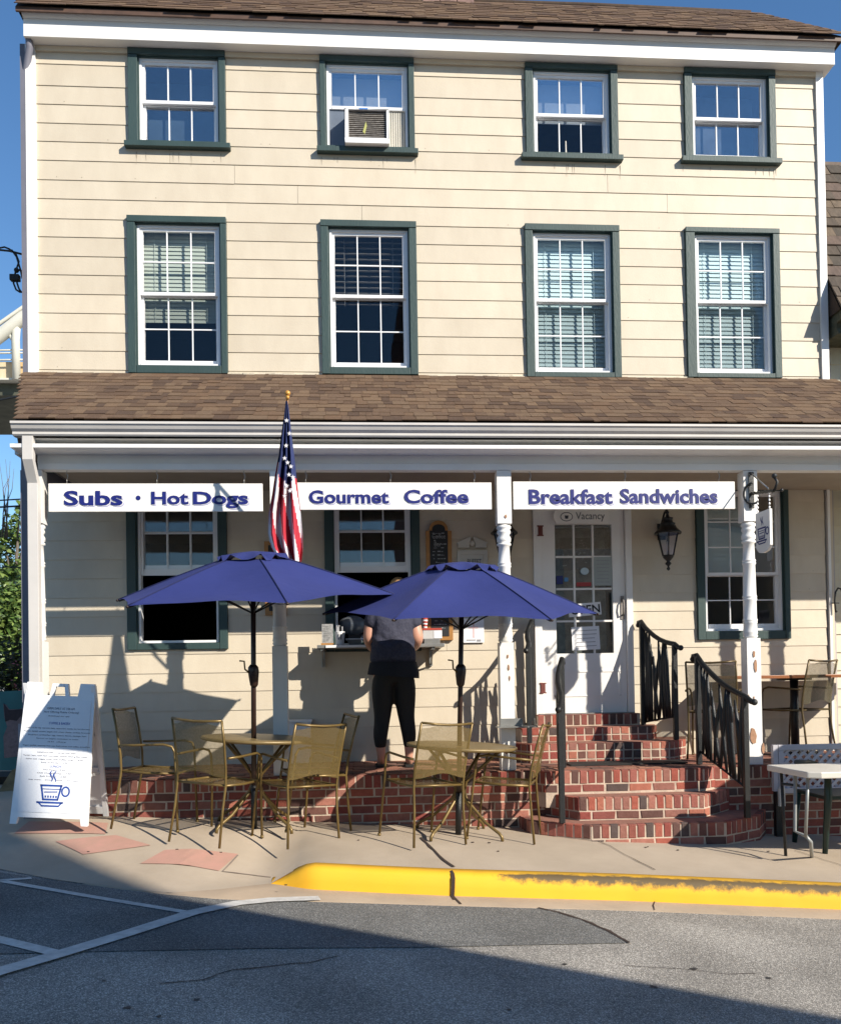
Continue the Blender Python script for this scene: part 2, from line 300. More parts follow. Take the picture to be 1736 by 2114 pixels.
def strip(name, px, wd, fn, zf, m, up=.006):   # a flat band following ground points
    P = [fn(*p) for p in px]; rows = []
    fine = []
    for a, b in zip(P, P[1:]):
        k = max(1, int((b-a).length/.08)); fine += [a.lerp(b, i/k) for i in range(k)]
    fine.append(P[-1]); n = len(fine)
    for i, p in enumerate(fine):
        t = (fine[min(i+1, n-1)]-fine[max(0, i-1)]); t.z = 0; t.normalize(); q = Vector((-t.y, t.x, 0)); w_ = wd*(random.uniform(.7, 1.3) if m is M_JOINT else 1)*.5
        j = q*random.gauss(0, .004) if m is M_JOINT else q*0
        rows.append([(p.x+q.x*w_+j.x, p.y+q.y*w_+j.y, zf(p.x+q.x*w_, p.y+q.y*w_)+up), (p.x-q.x*w_+j.x, p.y-q.y*w_+j.y, zf(p.x-q.x*w_, p.y-q.y*w_)+up)])
    return struct(name, MB().grid(rows, False), m)
def Wk(x, y):
    p = Gp(x, y)
    for _ in range(12): p = atZ(x, y, .5*p.z+.5*walkz(p.x, p.y))
    return p
def pad(name, px, zf, m, up):
    P = [Wk(*p) for p in px]; n = 8
    return struct(name, MB().grid([[(lambda q: (q.x, q.y, zf(q.x, q.y)+up))(P[0].lerp(P[1], i/n).lerp(P[3].lerp(P[2], i/n), j/n)) for j in range(n+1)] for i in range(n+1)], False), m)
rz = lambda x, y: roadz(x, y)
def pxr(name, px, m, up):
    P = [Rp(*p) for p in px]; return struct(name, MB().add([(p.x, p.y, roadz(p.x, p.y)+up) for p in P], [tuple(range(len(P)))]), m)
pxr('asphalt_patch', [(-150, 1975), (180, 1966), (560, 1959), (868, 1957), (1100, 1952), (1292, 1948), (1255, 1922), (1200, 1900), (1150, 1885), (1110, 1877), (940, 1872), (640, 1863), (475, 1860), (300, 1844), (100, 1817), (-150, 1780)], M_PATCH, .004)
strip('road_crack', [(1110, 1876), (1150, 1885), (1200, 1900), (1255, 1923), (1300, 1948)], .022, Rp, rz, M_JOINT, .007)
strip('road_crack', [(330, 2032), (420, 2024), (480, 2004), (560, 1996), (640, 1988), (700, 1975)], .008, Rp, rz, M_JOINT, .004)
strip('painted_line', [(-160, 1788), (-60, 1816), (10, 1822), (200, 1855), (400, 1888)], .055, Rp, rz, M_LINE, .008)
strip('painted_line', [(-30, 1822), (66, 1815)], .05, Rp, rz, M_LINE, .008)
strip('painted_line', [(660, 1857.5), (560, 1861), (490, 1868), (400, 1887), (260, 1932), (130, 1972), (0, 2010), (-120, 2050)], .10, Rp, rz, M_LINE, .012)
strip('painted_line', [(-120, 1915), (0, 1942), (110, 1969)], .08, Rp, rz, M_LINE, .008)
strip('sidewalk_joint', [(868, 1730), (895, 1757), (915, 1776), (936, 1791)], .020, Wk, walkz, M_JOINT)
strip('sidewalk_joint', [(1228, 1734), (1290, 1765), (1352, 1797)], .007, Wk, walkz, M_JOINT)
strip('sidewalk_joint', [(1640, 1757), (1700, 1776), (1745, 1790)], .006, Wk, walkz, M_JOINT)
strip('sidewalk_joint', [(492, 1766), (460, 1800), (560, 1812)], .012, Wk, walkz, mat('worn_joint', (.27, .21, .17), .95, .2, 12), .005)
kp = Rp(934, 1852)
struct('kerb_joint', MB().grid([[(kp.x-.010+random.uniform(-.006, .006), kp.y-.10, lvl(kp.x)+.009), (kp.x+.012, kp.y-.10, lvl(kp.x)+.009)]]+[[(kp.x-.012+dx, kp.y-dy, lvl(kp.x)+z), (kp.x+.012+dx, kp.y-dy, lvl(kp.x)+z)] for dx, dy, z in ((0, .004, .012), (.004, .003, .06), (.008, -.004, .12), (.006, -.03, .146), (.0, -.12, .150))], False), M_JOINT)
strip('gutter_joint', [(930, 1851), (952, 1869)], .014, Rp, rz, M_JOINT, .009)
pad('paving_pad', [(115, 1738), (240, 1725), (312, 1746), (172, 1765)], walkz, M_PINK, .005)
pad('paving_pad', [(290, 1784), (340, 1756), (492, 1764), (452, 1799)], walkz, M_PINK, .005)
pad('paving_pad', [(30, 1722), (60, 1697), (224, 1700), (218, 1723)], walkz, M_PINK, .005)
for i in range(13):                        # scraps of leaf on the pavement
    x, y = random.uniform(-3, 2.6), random.uniform(-2.9, -1.8); s_ = random.uniform(.006, .014); a = random.uniform(0, 6)
    struct('leaf_scrap', MB().prismz([(x+s_*math.cos(a+t), y+s_*.6*math.sin(a+t)) for t in (0, 1.3, 2.6, 4.2)], walkz(x, y)+.003, walkz(x, y)+.008), M_JOINT)
M_OIL = mat('oil_stain', (.055, .052, .05), .6, .3, 25)
og = random.Random(21)
for k in range(9):
    q = Rp(og.uniform(150, 1700), og.uniform(1975, 2105)); rr_ = og.uniform(.006, .022)
    struct('oil_spot', MB().add([(q.x+rr_*og.uniform(.6, 1.2)*math.cos(a), q.y+rr_*og.uniform(.6, 1.2)*math.sin(a), roadz(q.x, q.y)+.003) for a in np.linspace(0, 5.8, 11)], [tuple(range(11))]), M_OIL)
strip('road_crack', [(1290, 1995), (1400, 2000), (1500, 2012), (1560, 2010)], .004, Rp, rz, M_JOINT, .003)
strip('kerb_crack', [(1350, 1863), (1347, 1872), (1352, 1882)], .006, Rp, rz, M_JOINT, .010)
# ------------------------------------------------------------------ the cafe building
B = thing('cafe_building', 'three-storey cream clapboard cafe with green window frames and a shingled front porch', 'building', (0, 0, 0))
XL, XR = W(79, 450).x, W(1686, 450).x
ZR = [W(80, y).z for y in (131, 176, 214, 253, 291, 330, 370, 409, 449.6, 488.6, 527.6, 566, 605.6, 644.6, 684.6, 722.6, 762)]
ZTOP = W(80, 96).z
zl0 = [W(98, y).z for y in (1115.9, 1156.7, 1194.5, 1234, 1274.7, 1313, 1354.6, 1394.5, 1432.6, 1472, 1511, 1551)]
e_ = (zl0[0]-zl0[-1])/11
ROWS = [ZTOP]+ZR+[ZR[-1]-.17, ZR[-1]-.35, zl0[0]+4*e_, zl0[0]+3*e_, zl0[0]+2*e_, zl0[0]+e_]+[zl0[0]-i*e_ for i in range(12)]+[.0]
ROWS = sorted(set(round(z, 4) for z in ROWS), reverse=True)
# openings: casing outer rectangle in the wall plane, from the photograph
def rect(x0, x1, y0, y1):
    cx, cy = (x0+x1)/2, (y0+y1)/2; return [W(x0, cy).x, W(x1, cy).x, W(cx, y1).z, W(cx, y0).z]
WIN = dict(
 a1=(rect(267, 467, 108, 301), rect(289, 451, 123, 298), 210), a2=(rect(661, 855, 123, 312), rect(675, 841, 136, 309), 222),
 a3=(rect(1083, 1273, 138, 325), rect(1101, 1256, 150, 321), 237), a4=(rect(1410, 1597, 148, 332), rect(1428, 1581, 161, 327), 245),
 b1=(rect(266, 470, 451, 773), rect(285, 455, 466, 756), 606), b2=(rect(664, 861, 460, 775), rect(682, 843, 475, 760), 611),
 b3=(rect(1084, 1278, 468, 781), rect(1102, 1261, 483, 770), 619), b4=(rect(1414, 1607, 475, 782), rect(1435, 1591, 487, 772), 622),
 c1=(rect(264, 470, 1000, 1341), rect(286, 451, 1016, 1327), 1176), c2=(rect(671, 867, 1000, 1345), rect(691, 848, 1016, 1332), 1170),
 c3=(rect(1435, 1625, 998, 1320), rect(1453, 1612, 1014, 1302), 1185))
DOOR = rect(1101, 1303, 962, 1474); DOOR[2] = .40
HOLES = [v[0] for v in WIN.values()]+[DOOR]
def split(z0, z1):                         # free spans of a course between the openings
    segs = [(XL, XR)]
    for h in HOLES:
        if h[2] < z1-.02 and h[3] > z0+.02:
            n = []
            for a, b in segs:
                if h[1] <= a or h[0] >= b: n.append((a, b))
                else:
                    if h[0]-a > .02: n.append((a, h[0]-.002))
                    if b-h[1] > .02: n.append((h[1]+.002, b))
            segs = n
    return segs
JO = [(352, 327), (485, 365), (615, 410), (747, 445), (1128, 350), (1253, 385), (1376, 420), (1500, 455)]
JW = [(W(*p).x, W(*p).z) for p in JO]+[(W(1112, 1340).x-.9, W(868, 1340).z), (W(700, 1545).x, W(700, 1545).z)]
def board(x0, x1, z0, z1, c0=None, c1=None):
    yf = lambda z: -.0145+.0075*(z-z0+.006)/(z1-z0+.006)
    a = z0-.006 if c0 is None else c0; b = z1 if c1 is None else c1
    return MB().hexa([(x0, yf(a), a), (x1, yf(a), a), (x1, .0, a), (x0, .0, a), (x0, yf(b), b), (x1, yf(b), b), (x1, .0, b), (x0, .0, b)])
for z1, z0 in zip(ROWS, ROWS[1:]):
    for a, b in split(z0, z1):
        cuts = [a]+sorted(x for x, z in JW if z0 < z < z1 and a+.1 < x < b-.1)+[b]
        for c, d in zip(cuts, cuts[1:]):
            j = random.gauss(0, .0012)
            o = obj('siding_board', board(c+(.0015 if c > a else 0), d-(.0015 if d < b else 0), z0+j, z1+j), M_SIDE, B)
for z1, z0 in zip(ROWS, ROWS[1:]):           # short lengths fitted over and under the casings
    for h in HOLES:
        if z0+.02 < h[3] < z1-.006: obj('siding_board', board(h[0]-.002, h[1]+.002, z0, z1, h[3]+.001, z1), M_SIDE, B)
        if z0+.02 < h[2] < z1-.02: obj('siding_board', board(h[0]-.002, h[1]+.002, z0, z1, None, h[2]-.001), M_SIDE, B)
def holed(x0, x1, z0, z1, y0, y1, holes):
    m_ = MB(); zs = sorted({z0, z1}|{h[k] for h in holes for k in (2, 3) if z0 < h[k] < z1})
    for a, b in zip(zs, zs[1:]):
        segs = [(x0, x1)]
        for h in holes:
            if h[2] < (a+b)/2 < h[3]: segs = [s for p, q in segs for s in ((p, min(q, h[0])), (max(p, h[1]), q)) if s[1]-s[0] > 1e-4]
        for p, q in segs: m_.box(p, q, y0, y1, a, b)
    return m_
obj('wall', holed(XL, XR, -.02, ZTOP, .003, .10, [[h[0]+.03, h[1]-.03, h[2]+.03, h[3]-.03] for h in HOLES]), M_SIDE, B)
m_ = MB().box(XL-.12, XL-.02, .02, 9, -.6, ZTOP).box(XR+.02, XR+.1, .02, 9, -.8, ZTOP).box(XL, XR, 8.9, 9, -.6, ZTOP)
obj('side_wall', m_, M_SIDE, B)
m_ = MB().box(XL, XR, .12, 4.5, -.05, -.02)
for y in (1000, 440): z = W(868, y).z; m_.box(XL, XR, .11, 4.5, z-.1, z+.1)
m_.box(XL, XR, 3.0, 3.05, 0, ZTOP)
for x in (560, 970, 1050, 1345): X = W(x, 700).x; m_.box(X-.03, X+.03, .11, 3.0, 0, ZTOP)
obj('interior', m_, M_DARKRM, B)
box('corner_board', W(58.5, 450).x, XL, -.035, .06, W(60, 779).z, ZTOP, M_WHITE, B)
box('corner_board', XR, W(1700.5, 450).x, -.035, .06, W(1696, 786).z, ZTOP, M_WHITE, B)
box('corner_board', XR+.02, W(1712, 1200).x, -.035, .06, 0, W(1700, 960, 0).z, M_WHITE, B)
box('shaded_side_strip', W(47.5, 450).x, W(58.5, 450).x-.002, -.03, .05, W(60, 779).z, ZTOP, M_DOWN, B)  # dark strip painted for the shaded left side of the corner
M_GRIME = mat('siding_grime', (.40, .34, .26), .8, .2, 20)
gr_ = random.Random(11)
for key in ('a1', 'a2', 'a3', 'a4'):
    c_ = WIN[key][0]
    for k in range(7):
        x = gr_.uniform(c_[0]-.02, c_[1]+.02); zt__ = c_[2]-.075; l_ = gr_.uniform(.03, .14)
        obj('grime_streak', MB().add([(x-.003, -.0152, zt__), (x+.003, -.0152, zt__), (x+.001, -.0150, zt__-l_), (x-.001, -.0150, zt__-l_)], [(0, 3, 2, 1)]), M_GRIME, B)
for k in range(70):
    z1_ = gr_.choice(ROWS[1:-1]); x = gr_.uniform(XL+.1, XR-.1)
    if any(h[0]-.05 < x < h[1]+.05 and h[2]-.1 < z1_ < h[3]+.1 for h in HOLES): continue
    obj('nail_head', MB().prism([(x+.004*math.cos(a), z1_+.02+.004*math.sin(a)) for a in (0, 1.05, 2.1, 3.14, 4.19, 5.24)], -.0158, -.0120), M_GRIME, B)
# --- eaves and upper roof
YF = -.15
zf0, zf1 = W(868, 103, YF).z, W(868, 68, YF).z
xf0, xf1 = W(49, 70, YF).x, W(1722, 110, YF).x
box('fascia', xf0, xf1, YF, YF+.03, zf0, zf1, M_WHITE, B, .003)
obj('crown_moulding', MB().prism([(0, 0), (0, 0)], 0, 0) if 0 else MB().hexa([(xf0, YF-.012, zf1+.001), (xf1, YF-.012, zf1+.001), (xf1, .1, zf1+.001), (xf0, .1, zf1+.001), (xf0-.01, YF-.05, zf1+.055), (xf1+.01, YF-.05, zf1+.055), (xf1+.01, .1, zf1+.055), (xf0-.01, .1, zf1+.055)]), M_WHITE, B)
box('soffit', xf0, xf1, YF+.031, .05, zf0+.004, zf0+.02, M_WHITE, B)
box('frieze_board', XL, XR, -.035, -.001, zf0-.045, zf0+.003, M_SIDE, B)
obj('gutter_elbow', MB().tube([(xf0+.03, -.10, zf1-.02), (xf0+.03, -.08, zf0-.06), (W(52, 110).x, .01, zf0-.25), (W(52, 200).x, .02, zf0-.6)], .035, 8), M_DOWN, B)
def shingle_unit(name, thick=.011):
    m_ = MB().hexa([(-.5, 0, 0), (.5, 0, 0), (.5, 1, 0), (-.5, 1, 0), (-.5, 0, thick), (.5, 0, thick), (.5, 1, thick*.3), (-.5, 1, thick*.3)]); return m_.mesh(name, M_SHING)
def roof_tabs(name, parent, O, dx, up, rows, expo, x_range, limit, seedm, wmin=.09, wmax=.2, mt=None, thick=.011):
    """overlapping tabs on a slope: O origin at the lower edge, dx along, up the slope; rows start at the eave"""
    me = shingle_unit(name, 1.0); me.materials.clear(); me.materials.append(mt or M_SHING)
    nrm = dx.cross(up).normalized(); n = 0; rest = {}
    for r in range(rows):
        a, b = x_range(r); x = a-random.uniform(0, .15)
        while x < b:
            wd = random.choice((random.uniform(wmin, wmax), random.uniform(wmin, wmax*1.2)))
            x0, x1 = max(x, a), min(x+wd, b); x += wd
            if x1-x0 < .02: continue
            drop = random.choice((0, 0, .014, .02)); th = thick*random.uniform(.7, 1.5)
            P = O+dx*((x0+x1)/2)+up*(r*expo-drop)+nrm*.012
            # each tab lies on the slope and lifts a little at its lower edge
            M = Matrix(((dx.x*(x1-x0-.002), up.x*expo*1.35, nrm.x*th, P.x), (dx.y*(x1-x0-.002), up.y*expo*1.35, nrm.y*th, P.y), (dx.z*(x1-x0-.002), up.z*expo*1.35, nrm.z*th, P.z), (0, 0, 0, 1)))
            if n < limit:
                o = link('shingle', me, parent); o.matrix_basis = M; n += 1
            else: rest.setdefault(random.randrange(7), []).append(M)
    if rest:
        v = [Vector(c) for c in ((-.5, 0, 0), (.5, 0, 0), (.5, 1, 0), (-.5, 1, 0), (-.5, 0, 1), (.5, 0, 1), (.5, 1, .3), (-.5, 1, .3))]
        m_ = MB(); mi = []
        for k, L_ in rest.items():
            for M in L_: m_.hexa([M @ q for q in v]); mi += [k]*6
        me2 = m_.mesh('shingle_courses', None)
        src = (mt or M_SHING)
        cols = SHCOL if src is M_SHING else WDCOL
        for k in range(7): c = cols[k % len(cols)]; me2.materials.append(mat(('shingle_shade_%d' if src is M_SHING else 'wood_shingle_shade_%d') % k, c, .95, .12, 40., .5, 300, col2=tuple(t*.8 for t in c)))
        me2.polygons.foreach_set('material_index', mi); o = link('shingle_courses', me2, parent); o['kind'] = 'stuff'
SHCOL = [(.142, .083, .046), (.105, .060, .034), (.165, .102, .058), (.120, .071, .041), (.150, .094, .055), (.084, .048, .029), (.130, .078, .046)]
WDCOL = [(.13, .10, .075), (.10, .078, .06), (.16, .12, .085), (.085, .07, .055), (.14, .10, .08)]
ze = zf1+.06; ye = YF-.07
rx0, rx1 = W(33, 30, ye).x, W(1745, 92, ye).x
ridY, ridZ = .62, ze+.92*(.62-ye)
# choose the ridge height so that it shows where the photograph has it
ridZ = W(1250, 18, ridY).z
up = Vector((0, ridY-ye, ridZ-ze)); SL = up.length; up.normalize()
tx0, tx1 = W(62, -10, ridY).x, W(1548, 34, ridY).x
roofp = obj('roof', MB().add([(rx0, ye, ze), (rx1, ye, ze), (tx1, ridY, ridZ), (tx0, ridY, ridZ), (rx0, 9.2, ze), (rx1, 9.2, ze), (tx1, 8.4, ridZ+.3), (tx0, 8.4, ridZ+.3), (rx0, ye+.02, ze-.03), (rx1, ye+.02, ze-.03)],
            [(0, 1, 2, 3), (3, 2, 6, 7), (1, 5, 6, 2), (0, 3, 7, 4), (8, 9, 1, 0), (4, 7, 6, 5)]), mat('roof_felt', (.06, .038, .025), .95, .2, 10), B)
roof_tabs('shingle', roofp, Vector((0, ye-.02, ze)), Vector((1, 0, 0)), up, int(SL/.10), .10, lambda r: (rx0+(tx0-rx0)*r*.10/SL, rx1+(tx1-rx1)*r*.10/SL), 0, 0, .06, .2, None, .008)
obj('ridge_cap', MB().tube([(tx0, ridY, ridZ+.01), (tx0+1.4, ridY, ridZ+.02), (0, ridY, ridZ+.012), (2, ridY, ridZ+.025), (tx1, ridY, ridZ+.01)], .03, 6), mat('ridge_shingle', (.07, .045, .03), .95, .2, 20), roofp)
obj('drip_edge', MB().box(rx0, rx1, ye-.005, ye+.015, ze-.045, ze-.004), mat('bronze_drip_edge', (.11, .06, .04), .6, .2, 14), roofp)
CH = thing('chimney', 'stuccoed chimney stub on the ridge of the cafe roof', 'chimney', (W(920, 10, .7).x, .9, ridZ))
c0, c1 = W(868, 8, .7).x, W(972, 8, .7).x
for k in range(3):
    box('chimney_block', c0+k*(c1-c0)/3+.003, c0+(k+1)*(c1-c0)/3-.003, .46, 1.2, ridZ-.2, ridZ+.9, mat('chimney_stucco', (.32, .20, .17), .9, .3, 7, .4, 60, rnd=.1), CH, .008)
box('flashing', c0-.05, c0-.003, .55, 1.1, ridZ-.08, ridZ+.06, M_IRON, CH)
obj('vent_pipe', MB().tube([(c0-.1, .9, ridZ-.1), (c0-.1, .9, ridZ+.3)], .07, 10), M_IRON, CH)
# --- windows
def slats(x0, x1, z0, z1, Y, n, tilt, wd, m, parent, name='blind_slat'):
    m_ = MB(); 
    for i in range(n):
        z = z0+(z1-z0)*(i+.5)/n; dy, dz = wd/2*math.cos(tilt), wd/2*math.sin(tilt)
        m_.hexa([(x0, Y-dy, z-dz), (x1, Y-dy, z-dz), (x1, Y+dy, z+dz), (x0, Y+dy, z+dz), (x0, Y-dy, z-dz+.002), (x1, Y-dy, z-dz+.002), (x1, Y+dy, z+dz+.002), (x0, Y+dy, z+dz+.002)])
    for xx in (x0+.12, x1-.12): m_.box(xx-.002, xx+.002, Y-.02, Y-.018, z0, z1)
    return obj('blind', m_, m, parent)
M_BL = mat('pale_blue_blind', (.46, .62, .66), .7, .05, 3); M_BLG = mat('greenish_blind', (.36, .42, .37), .7, .05, 3); M_BLD = mat('dark_blind', (.22, .22, .21), .6, .05, 3)
def window(key, kind, rows=(1, 1), ncol=3, mu=None, ml=None, sill=None, open_=False, rgb=None, gm=None, gl=None, gap=False):
    c, s, my = WIN[key]; cxp = {'1': 370, '2': 762, '3': 1180, '4': 1506}[key[1]] if key != 'c3' else 1530
    zm = W(cxp, my).z
    m_ = MB(); x0, x1, z0, z1 = c; t = max(.05, min(.11, abs(s[0]-x0)+.004)); yb = -.045
    tt = max(.05, z1-s[3]); tb = max(.03, s[2]-z0)
    # four boards, the head running over the sides
    m_.box(x0, x1, yb-.006, .02, z1-tt+.01, z1); m_.box(x0, s[0]-.012, yb, .02, z0, z1-tt+.008); m_.box(s[1]+.012, x1, yb, .02, z0, z1-tt+.008)
    m_.box(s[0]-.010, s[1]+.010, yb+.004, .02, z0, z0+tb-.004)
    wn = obj('window', m_, M_GREEN, B, .004)
    jm = MB()                              # green jambs into the wall
    jm.box(s[0]-.012, s[0], -.02, .10, s[2], s[3]); jm.box(s[1], s[1]+.012, -.02, .10, s[2], s[3]); jm.box(s[0]-.012, s[1]+.012, -.02, .10, s[3], s[3]+.012)
    obj('jamb', jm, M_GREEN, wn)
    if sill: box('sill', W(sill[0], sill[2]).x, W(sill[1], sill[2]).x, -.075, .02, W(cxp, sill[2]+10.5).z, z0-.001, M_GREEN, wn, .004)
    fr = .022
    fm = MB(); fm.box(s[0], s[0]+fr, .0, .09, s[2], s[3]).box(s[1]-fr, s[1], .0, .09, s[2], s[3]).box(s[0]+fr, s[1]-fr, .0, .09, s[3]-fr, s[3]).box(s[0]+fr, s[1]-fr, -.004, .09, s[2], s[2]+fr)
    obj('frame', fm, M_VINYL, wn)
    def sash(za, zb, y, nr, gmat, bt, top=.03, name='sash'):
        a, b = s[0]+fr, s[1]-fr; st = .026; m2 = MB()
        m2.box(a, a+st, y, y+.03, za, zb).box(b-st, b, y, y+.03, za, zb).box(a+st, b-st, y, y+.03, zb-top, zb).box(a+st, b-st, y, y+.03, za, za+bt)
        obj(name, m2, M_VINYL, wn, .002)
        gx0, gx1, gz0, gz1 = a+st, b-st, za+bt, zb-top; mw = .011
        for i in range(1, ncol): X = gx0+(gx1-gx0)*i/ncol; box('muntin', X-mw/2, X+mw/2, y+.006, y+.022, gz0, gz1, M_VINYL, wn)
        for k in range(1, nr): Z = gz0+(gz1-gz0)*k/nr; box('muntin', gx0, gx1, y+.0075, y+.0205, Z-mw/2, Z+mw/2, M_VINYL, wn)
        for i in range(ncol):
            for k in range(nr):
                obj('pane', MB().box(gx0+(gx1-gx0)*i/ncol, gx0+(gx1-gx0)*(i+1)/ncol, y+.013, y+.016, gz0+(gz1-gz0)*k/nr, gz0+(gz1-gz0)*(k+1)/nr), gmat, wn)
    if open_:
        sash(zm-.05, s[3]-.02, .02, 2, gm, .06); sash(zm+.0, s[3]-.025, .055, 2, gl, .05)
    else:
        sash(zm-.012, s[3]-.02, .015, rows[0], gm, .03); 
        if not gap: sash(s[2]+.02, zm+.012, .05, rows[1], gl, .05 if rows[1] > 1 else .04)
    return wn, s, zm
w1_, s, zm = window('a1', 0, (1, 1), sill=(260.5, 477.5, 301), gm=M_GLASSM, gl=M_GLASSM)
box('sky_tint_sheet', s[0], s[1], .35, .37, s[2], s[3], mat('slate_blue_sky_tint', (.045, .085, .125), .9, .2, 3), w1_)  # blue sheet added behind the glass, its tone standing for reflected sky
w2_, sA, zmA = window('a2', 0, (1, 1), sill=(655, 862.5, 312), gm=M_GLASSR, gl=M_GLASS, gap=True)
w3_, s, zm = window('a3', 0, (1, 1), sill=(1074.5, 1282, 325), gm=M_GLASSR, gl=M_GLASS)
M_SKYTINT = mat('pale_grey_sky_tint', (.34, .40, .46), .9, .1, 3, .3, 12)  # pale sheets added behind the upper sashes to stand in for sky reflection
for w_, k_ in ((w2_, 'a2'), (w3_, 'a3')): ss_ = WIN[k_][1]; zz_ = (ss_[2]+ss_[3])/2; box('sky_tint_sheet', ss_[0]+.03, ss_[1]-.03, .16, .17, zz_-.0, ss_[3]-.02, M_SKYTINT, w_)
obj('bottle', MB().lathe([(.012, s[2]+.03), (.014, s[2]+.10), (.008, s[2]+.14), (.006, s[2]+.24)], (s[0]+s[1])/2-.02, .16, 8), M_PLAST, w3_)
w4_, s, zm = window('a4', 0, (1, 1), sill=(1403, 1607, 332), gm=M_GLASSM, gl=M_GLASSM)
box('sky_tint_sheet', s[0], s[1], .30, .32, s[2], s[3], mat('grey_blue_sky_tint', (.09, .13, .19), .9, .3, 4), w4_)  # another added sheet whose colour carries the sky reflection
bw, s, zm = window('b1', 0, (2, 2), gm=M_GLASS, gl=M_SCREEN)
slats(s[0]+.02, s[1]-.02, s[2]+(s[3]-s[2])*.35, s[3]-.02, 0.125, 22, 1.3, .062, M_BLG, bw)
bw, s, zm = window('b2', 0, (2, 2), gm=M_GLASS, gl=M_SCREEN)
slats(s[0]+.02, s[1]-.02, zm-.05, s[3]-.02, .16, 12, .15, .05, M_BLD, bw)
for k in ('b3', 'b4'):
    bw, s, zm = window(k, 0, (2, 2), gm=M_GLASS, gl=M_SCREEN); slats(s[0]+.02, s[1]-.02, s[2]+.03, s[3]-.02, .125, 32, 1.3, .062, M_BL, bw)
for k in ('c1', 'c2'): window(k, 0, open_=True, gm=M_GLASS, gl=M_GLASS)
bw, s, zm = window('c3', 0, (3, 2), gm=M_GLASSM, gl=M_GLASS)
slats(s[0]+.02, s[1]-.3, zm, s[3]-.02, .15, 16, 1.3, .062, M_BL, bw)
# window air conditioner, side curtains of its opening
AC = thing('air_conditioner', 'white window air conditioner with a dirty grille in the second top-floor window', 'air conditioner', (W(760, 290).x, -.1, W(760, 300).z))
ax0, ax1, az0, az1 = W(712, 260, -.1).x, W(802, 260, -.1).x, W(757, 299, -.1).z, W(757, 227, -.1).z
obj('body', holed(ax0, ax1, az0, az1, -.13, -.07, [[ax0+.035, ax1-.02, az0+.05, az1-.012]]).box(ax0, ax1, -.07, .25, az0+.002, az1-.002), M_VINYL, AC, .004)
gm_ = MB()
for i in range(15): z = az0+.055+(az1-az0-.075)*i/14; gm_.box(ax0+.036, ax1-.021, -.105, -.07, z, z+.005)
obj('grille', gm_.box(ax0+.036, ax1-.021, -.0735, -.0705, az0+.05, az1-.012), mat('dirty_grille', (.36, .33, .30), .6, .3, 30), AC)
obj('grille_stain', MB().prism([(ax0+.17, az0+.12), (ax0+.19, az0+.1), (ax0+.21, az0+.18), (ax0+.20, az0+.22), (ax0+.185, az0+.17)], -.108, -.106), mat('yellow_stain', (.45, .45, .15), .8, .1, 5), AC)
box('badge', ax0+.14, ax0+.22, -.134, -.131, az1-.016, az1-.002, mat('blue_badge', (.1, .25, .6), .5, .05, 5), AC)
pl = MB(); zz0, zz1 = sA[2]+.024, zmA-.012
box('side_panel', sA[0]+.024, ax0-.004, .03, .035, zz0, zz1, mat('dim_blue_panel', (.12, .15, .2), .6, .1, 4), AC)
for i in range(7): pl.box(ax1+.012+i*.022, ax1+.027+i*.022, .03, .045, zz0, zz1)
obj('accordion_panel', pl, mat('cream_accordion', (.55, .52, .45), .6, .05, 4), AC); box('accordion_backing', ax1+.004, sA[1]-.024, .046, .05, zz0, zz1, mat('cream_accordion_backing', (.3, .29, .26), .6, .05, 4), AC)
# flaking flashing where the wall meets the porch roof
x = XL; M_FL = mat('peeling_cream', (.70, .62, .48), .8, .2, 16, .5, 60)
while x < XR:
    wd = random.uniform(.08, .3); xm = x+wd/2
    if not any(WIN[k][0][0]-.03 < xm < WIN[k][0][1]+.03 for k in ('b1', 'b2', 'b3', 'b4')): box('flashing_piece', x, x+wd-.002, -.03-random.uniform(0, .012), .0, W(868, 777).z-.03-random.uniform(0, .02), W(868, 777).z+.0+random.uniform(-.01, .012), M_FL, B)
    x += wd
# --- door
DX0, DX1, DZ0, DZ1 = DOOR
dz = lambda y: W(1200, y, .03).z
dxm = lambda x: W(x, 1250, .03).x
cs = MB().box(DX0, dxm(1115), -.04, .06, DZ0, DZ1).box(dxm(1289), DX1, -.04, .06, DZ0, DZ1).box(dxm(1115)+.001, dxm(1289)-.001, -.038, .06, dz(985), DZ1).box(dxm(1115)+.001, dxm(1289)-.001, -.03, .06, dz(1050), dz(1030))
obj('door_casing', cs, M_WHITE, B, .004)
box('transom_pane', dxm(1115), dxm(1289), .03, .034, dz(1030), dz(985), M_GLASS, B)
door = obj('door', holed(dxm(1116), dxm(1288), dz(1472), dz(1051), .0, .045, [[dxm(1146), dxm(1263), dz(1349), dz(1084)]]), M_WHITE, B, .003)
gx0, gx1, gz0, gz1 = dxm(1146), dxm(1263), dz(1349), dz(1084); mm = MB()
for i in (1, 2): X = gx0+(gx1-gx0)*i/3; mm.box(X-.009, X+.009, .004, .03, gz0, gz1)
for k in (1, 2, 3):
    Z = gz0+(gz1-gz0)*k/4
    for i in range(3): mm.box(gx0+(gx1-gx0)*i/3+.009, gx0+(gx1-gx0)*(i+1)/3-.009, .005, .029, Z-.009, Z+.009)
obj('muntin', mm, M_WHITE, door)
for i in range(3):
    for k in range(4): box('pane', gx0+(gx1-gx0)*i/3, gx0+(gx1-gx0)*(i+1)/3, .02, .024, gz0+(gz1-gz0)*k/4, gz0+(gz1-gz0)*(k+1)/4, M_GLASSD, door)
pn = MB(); a_, b_ = dxm(1140), dxm(1276)
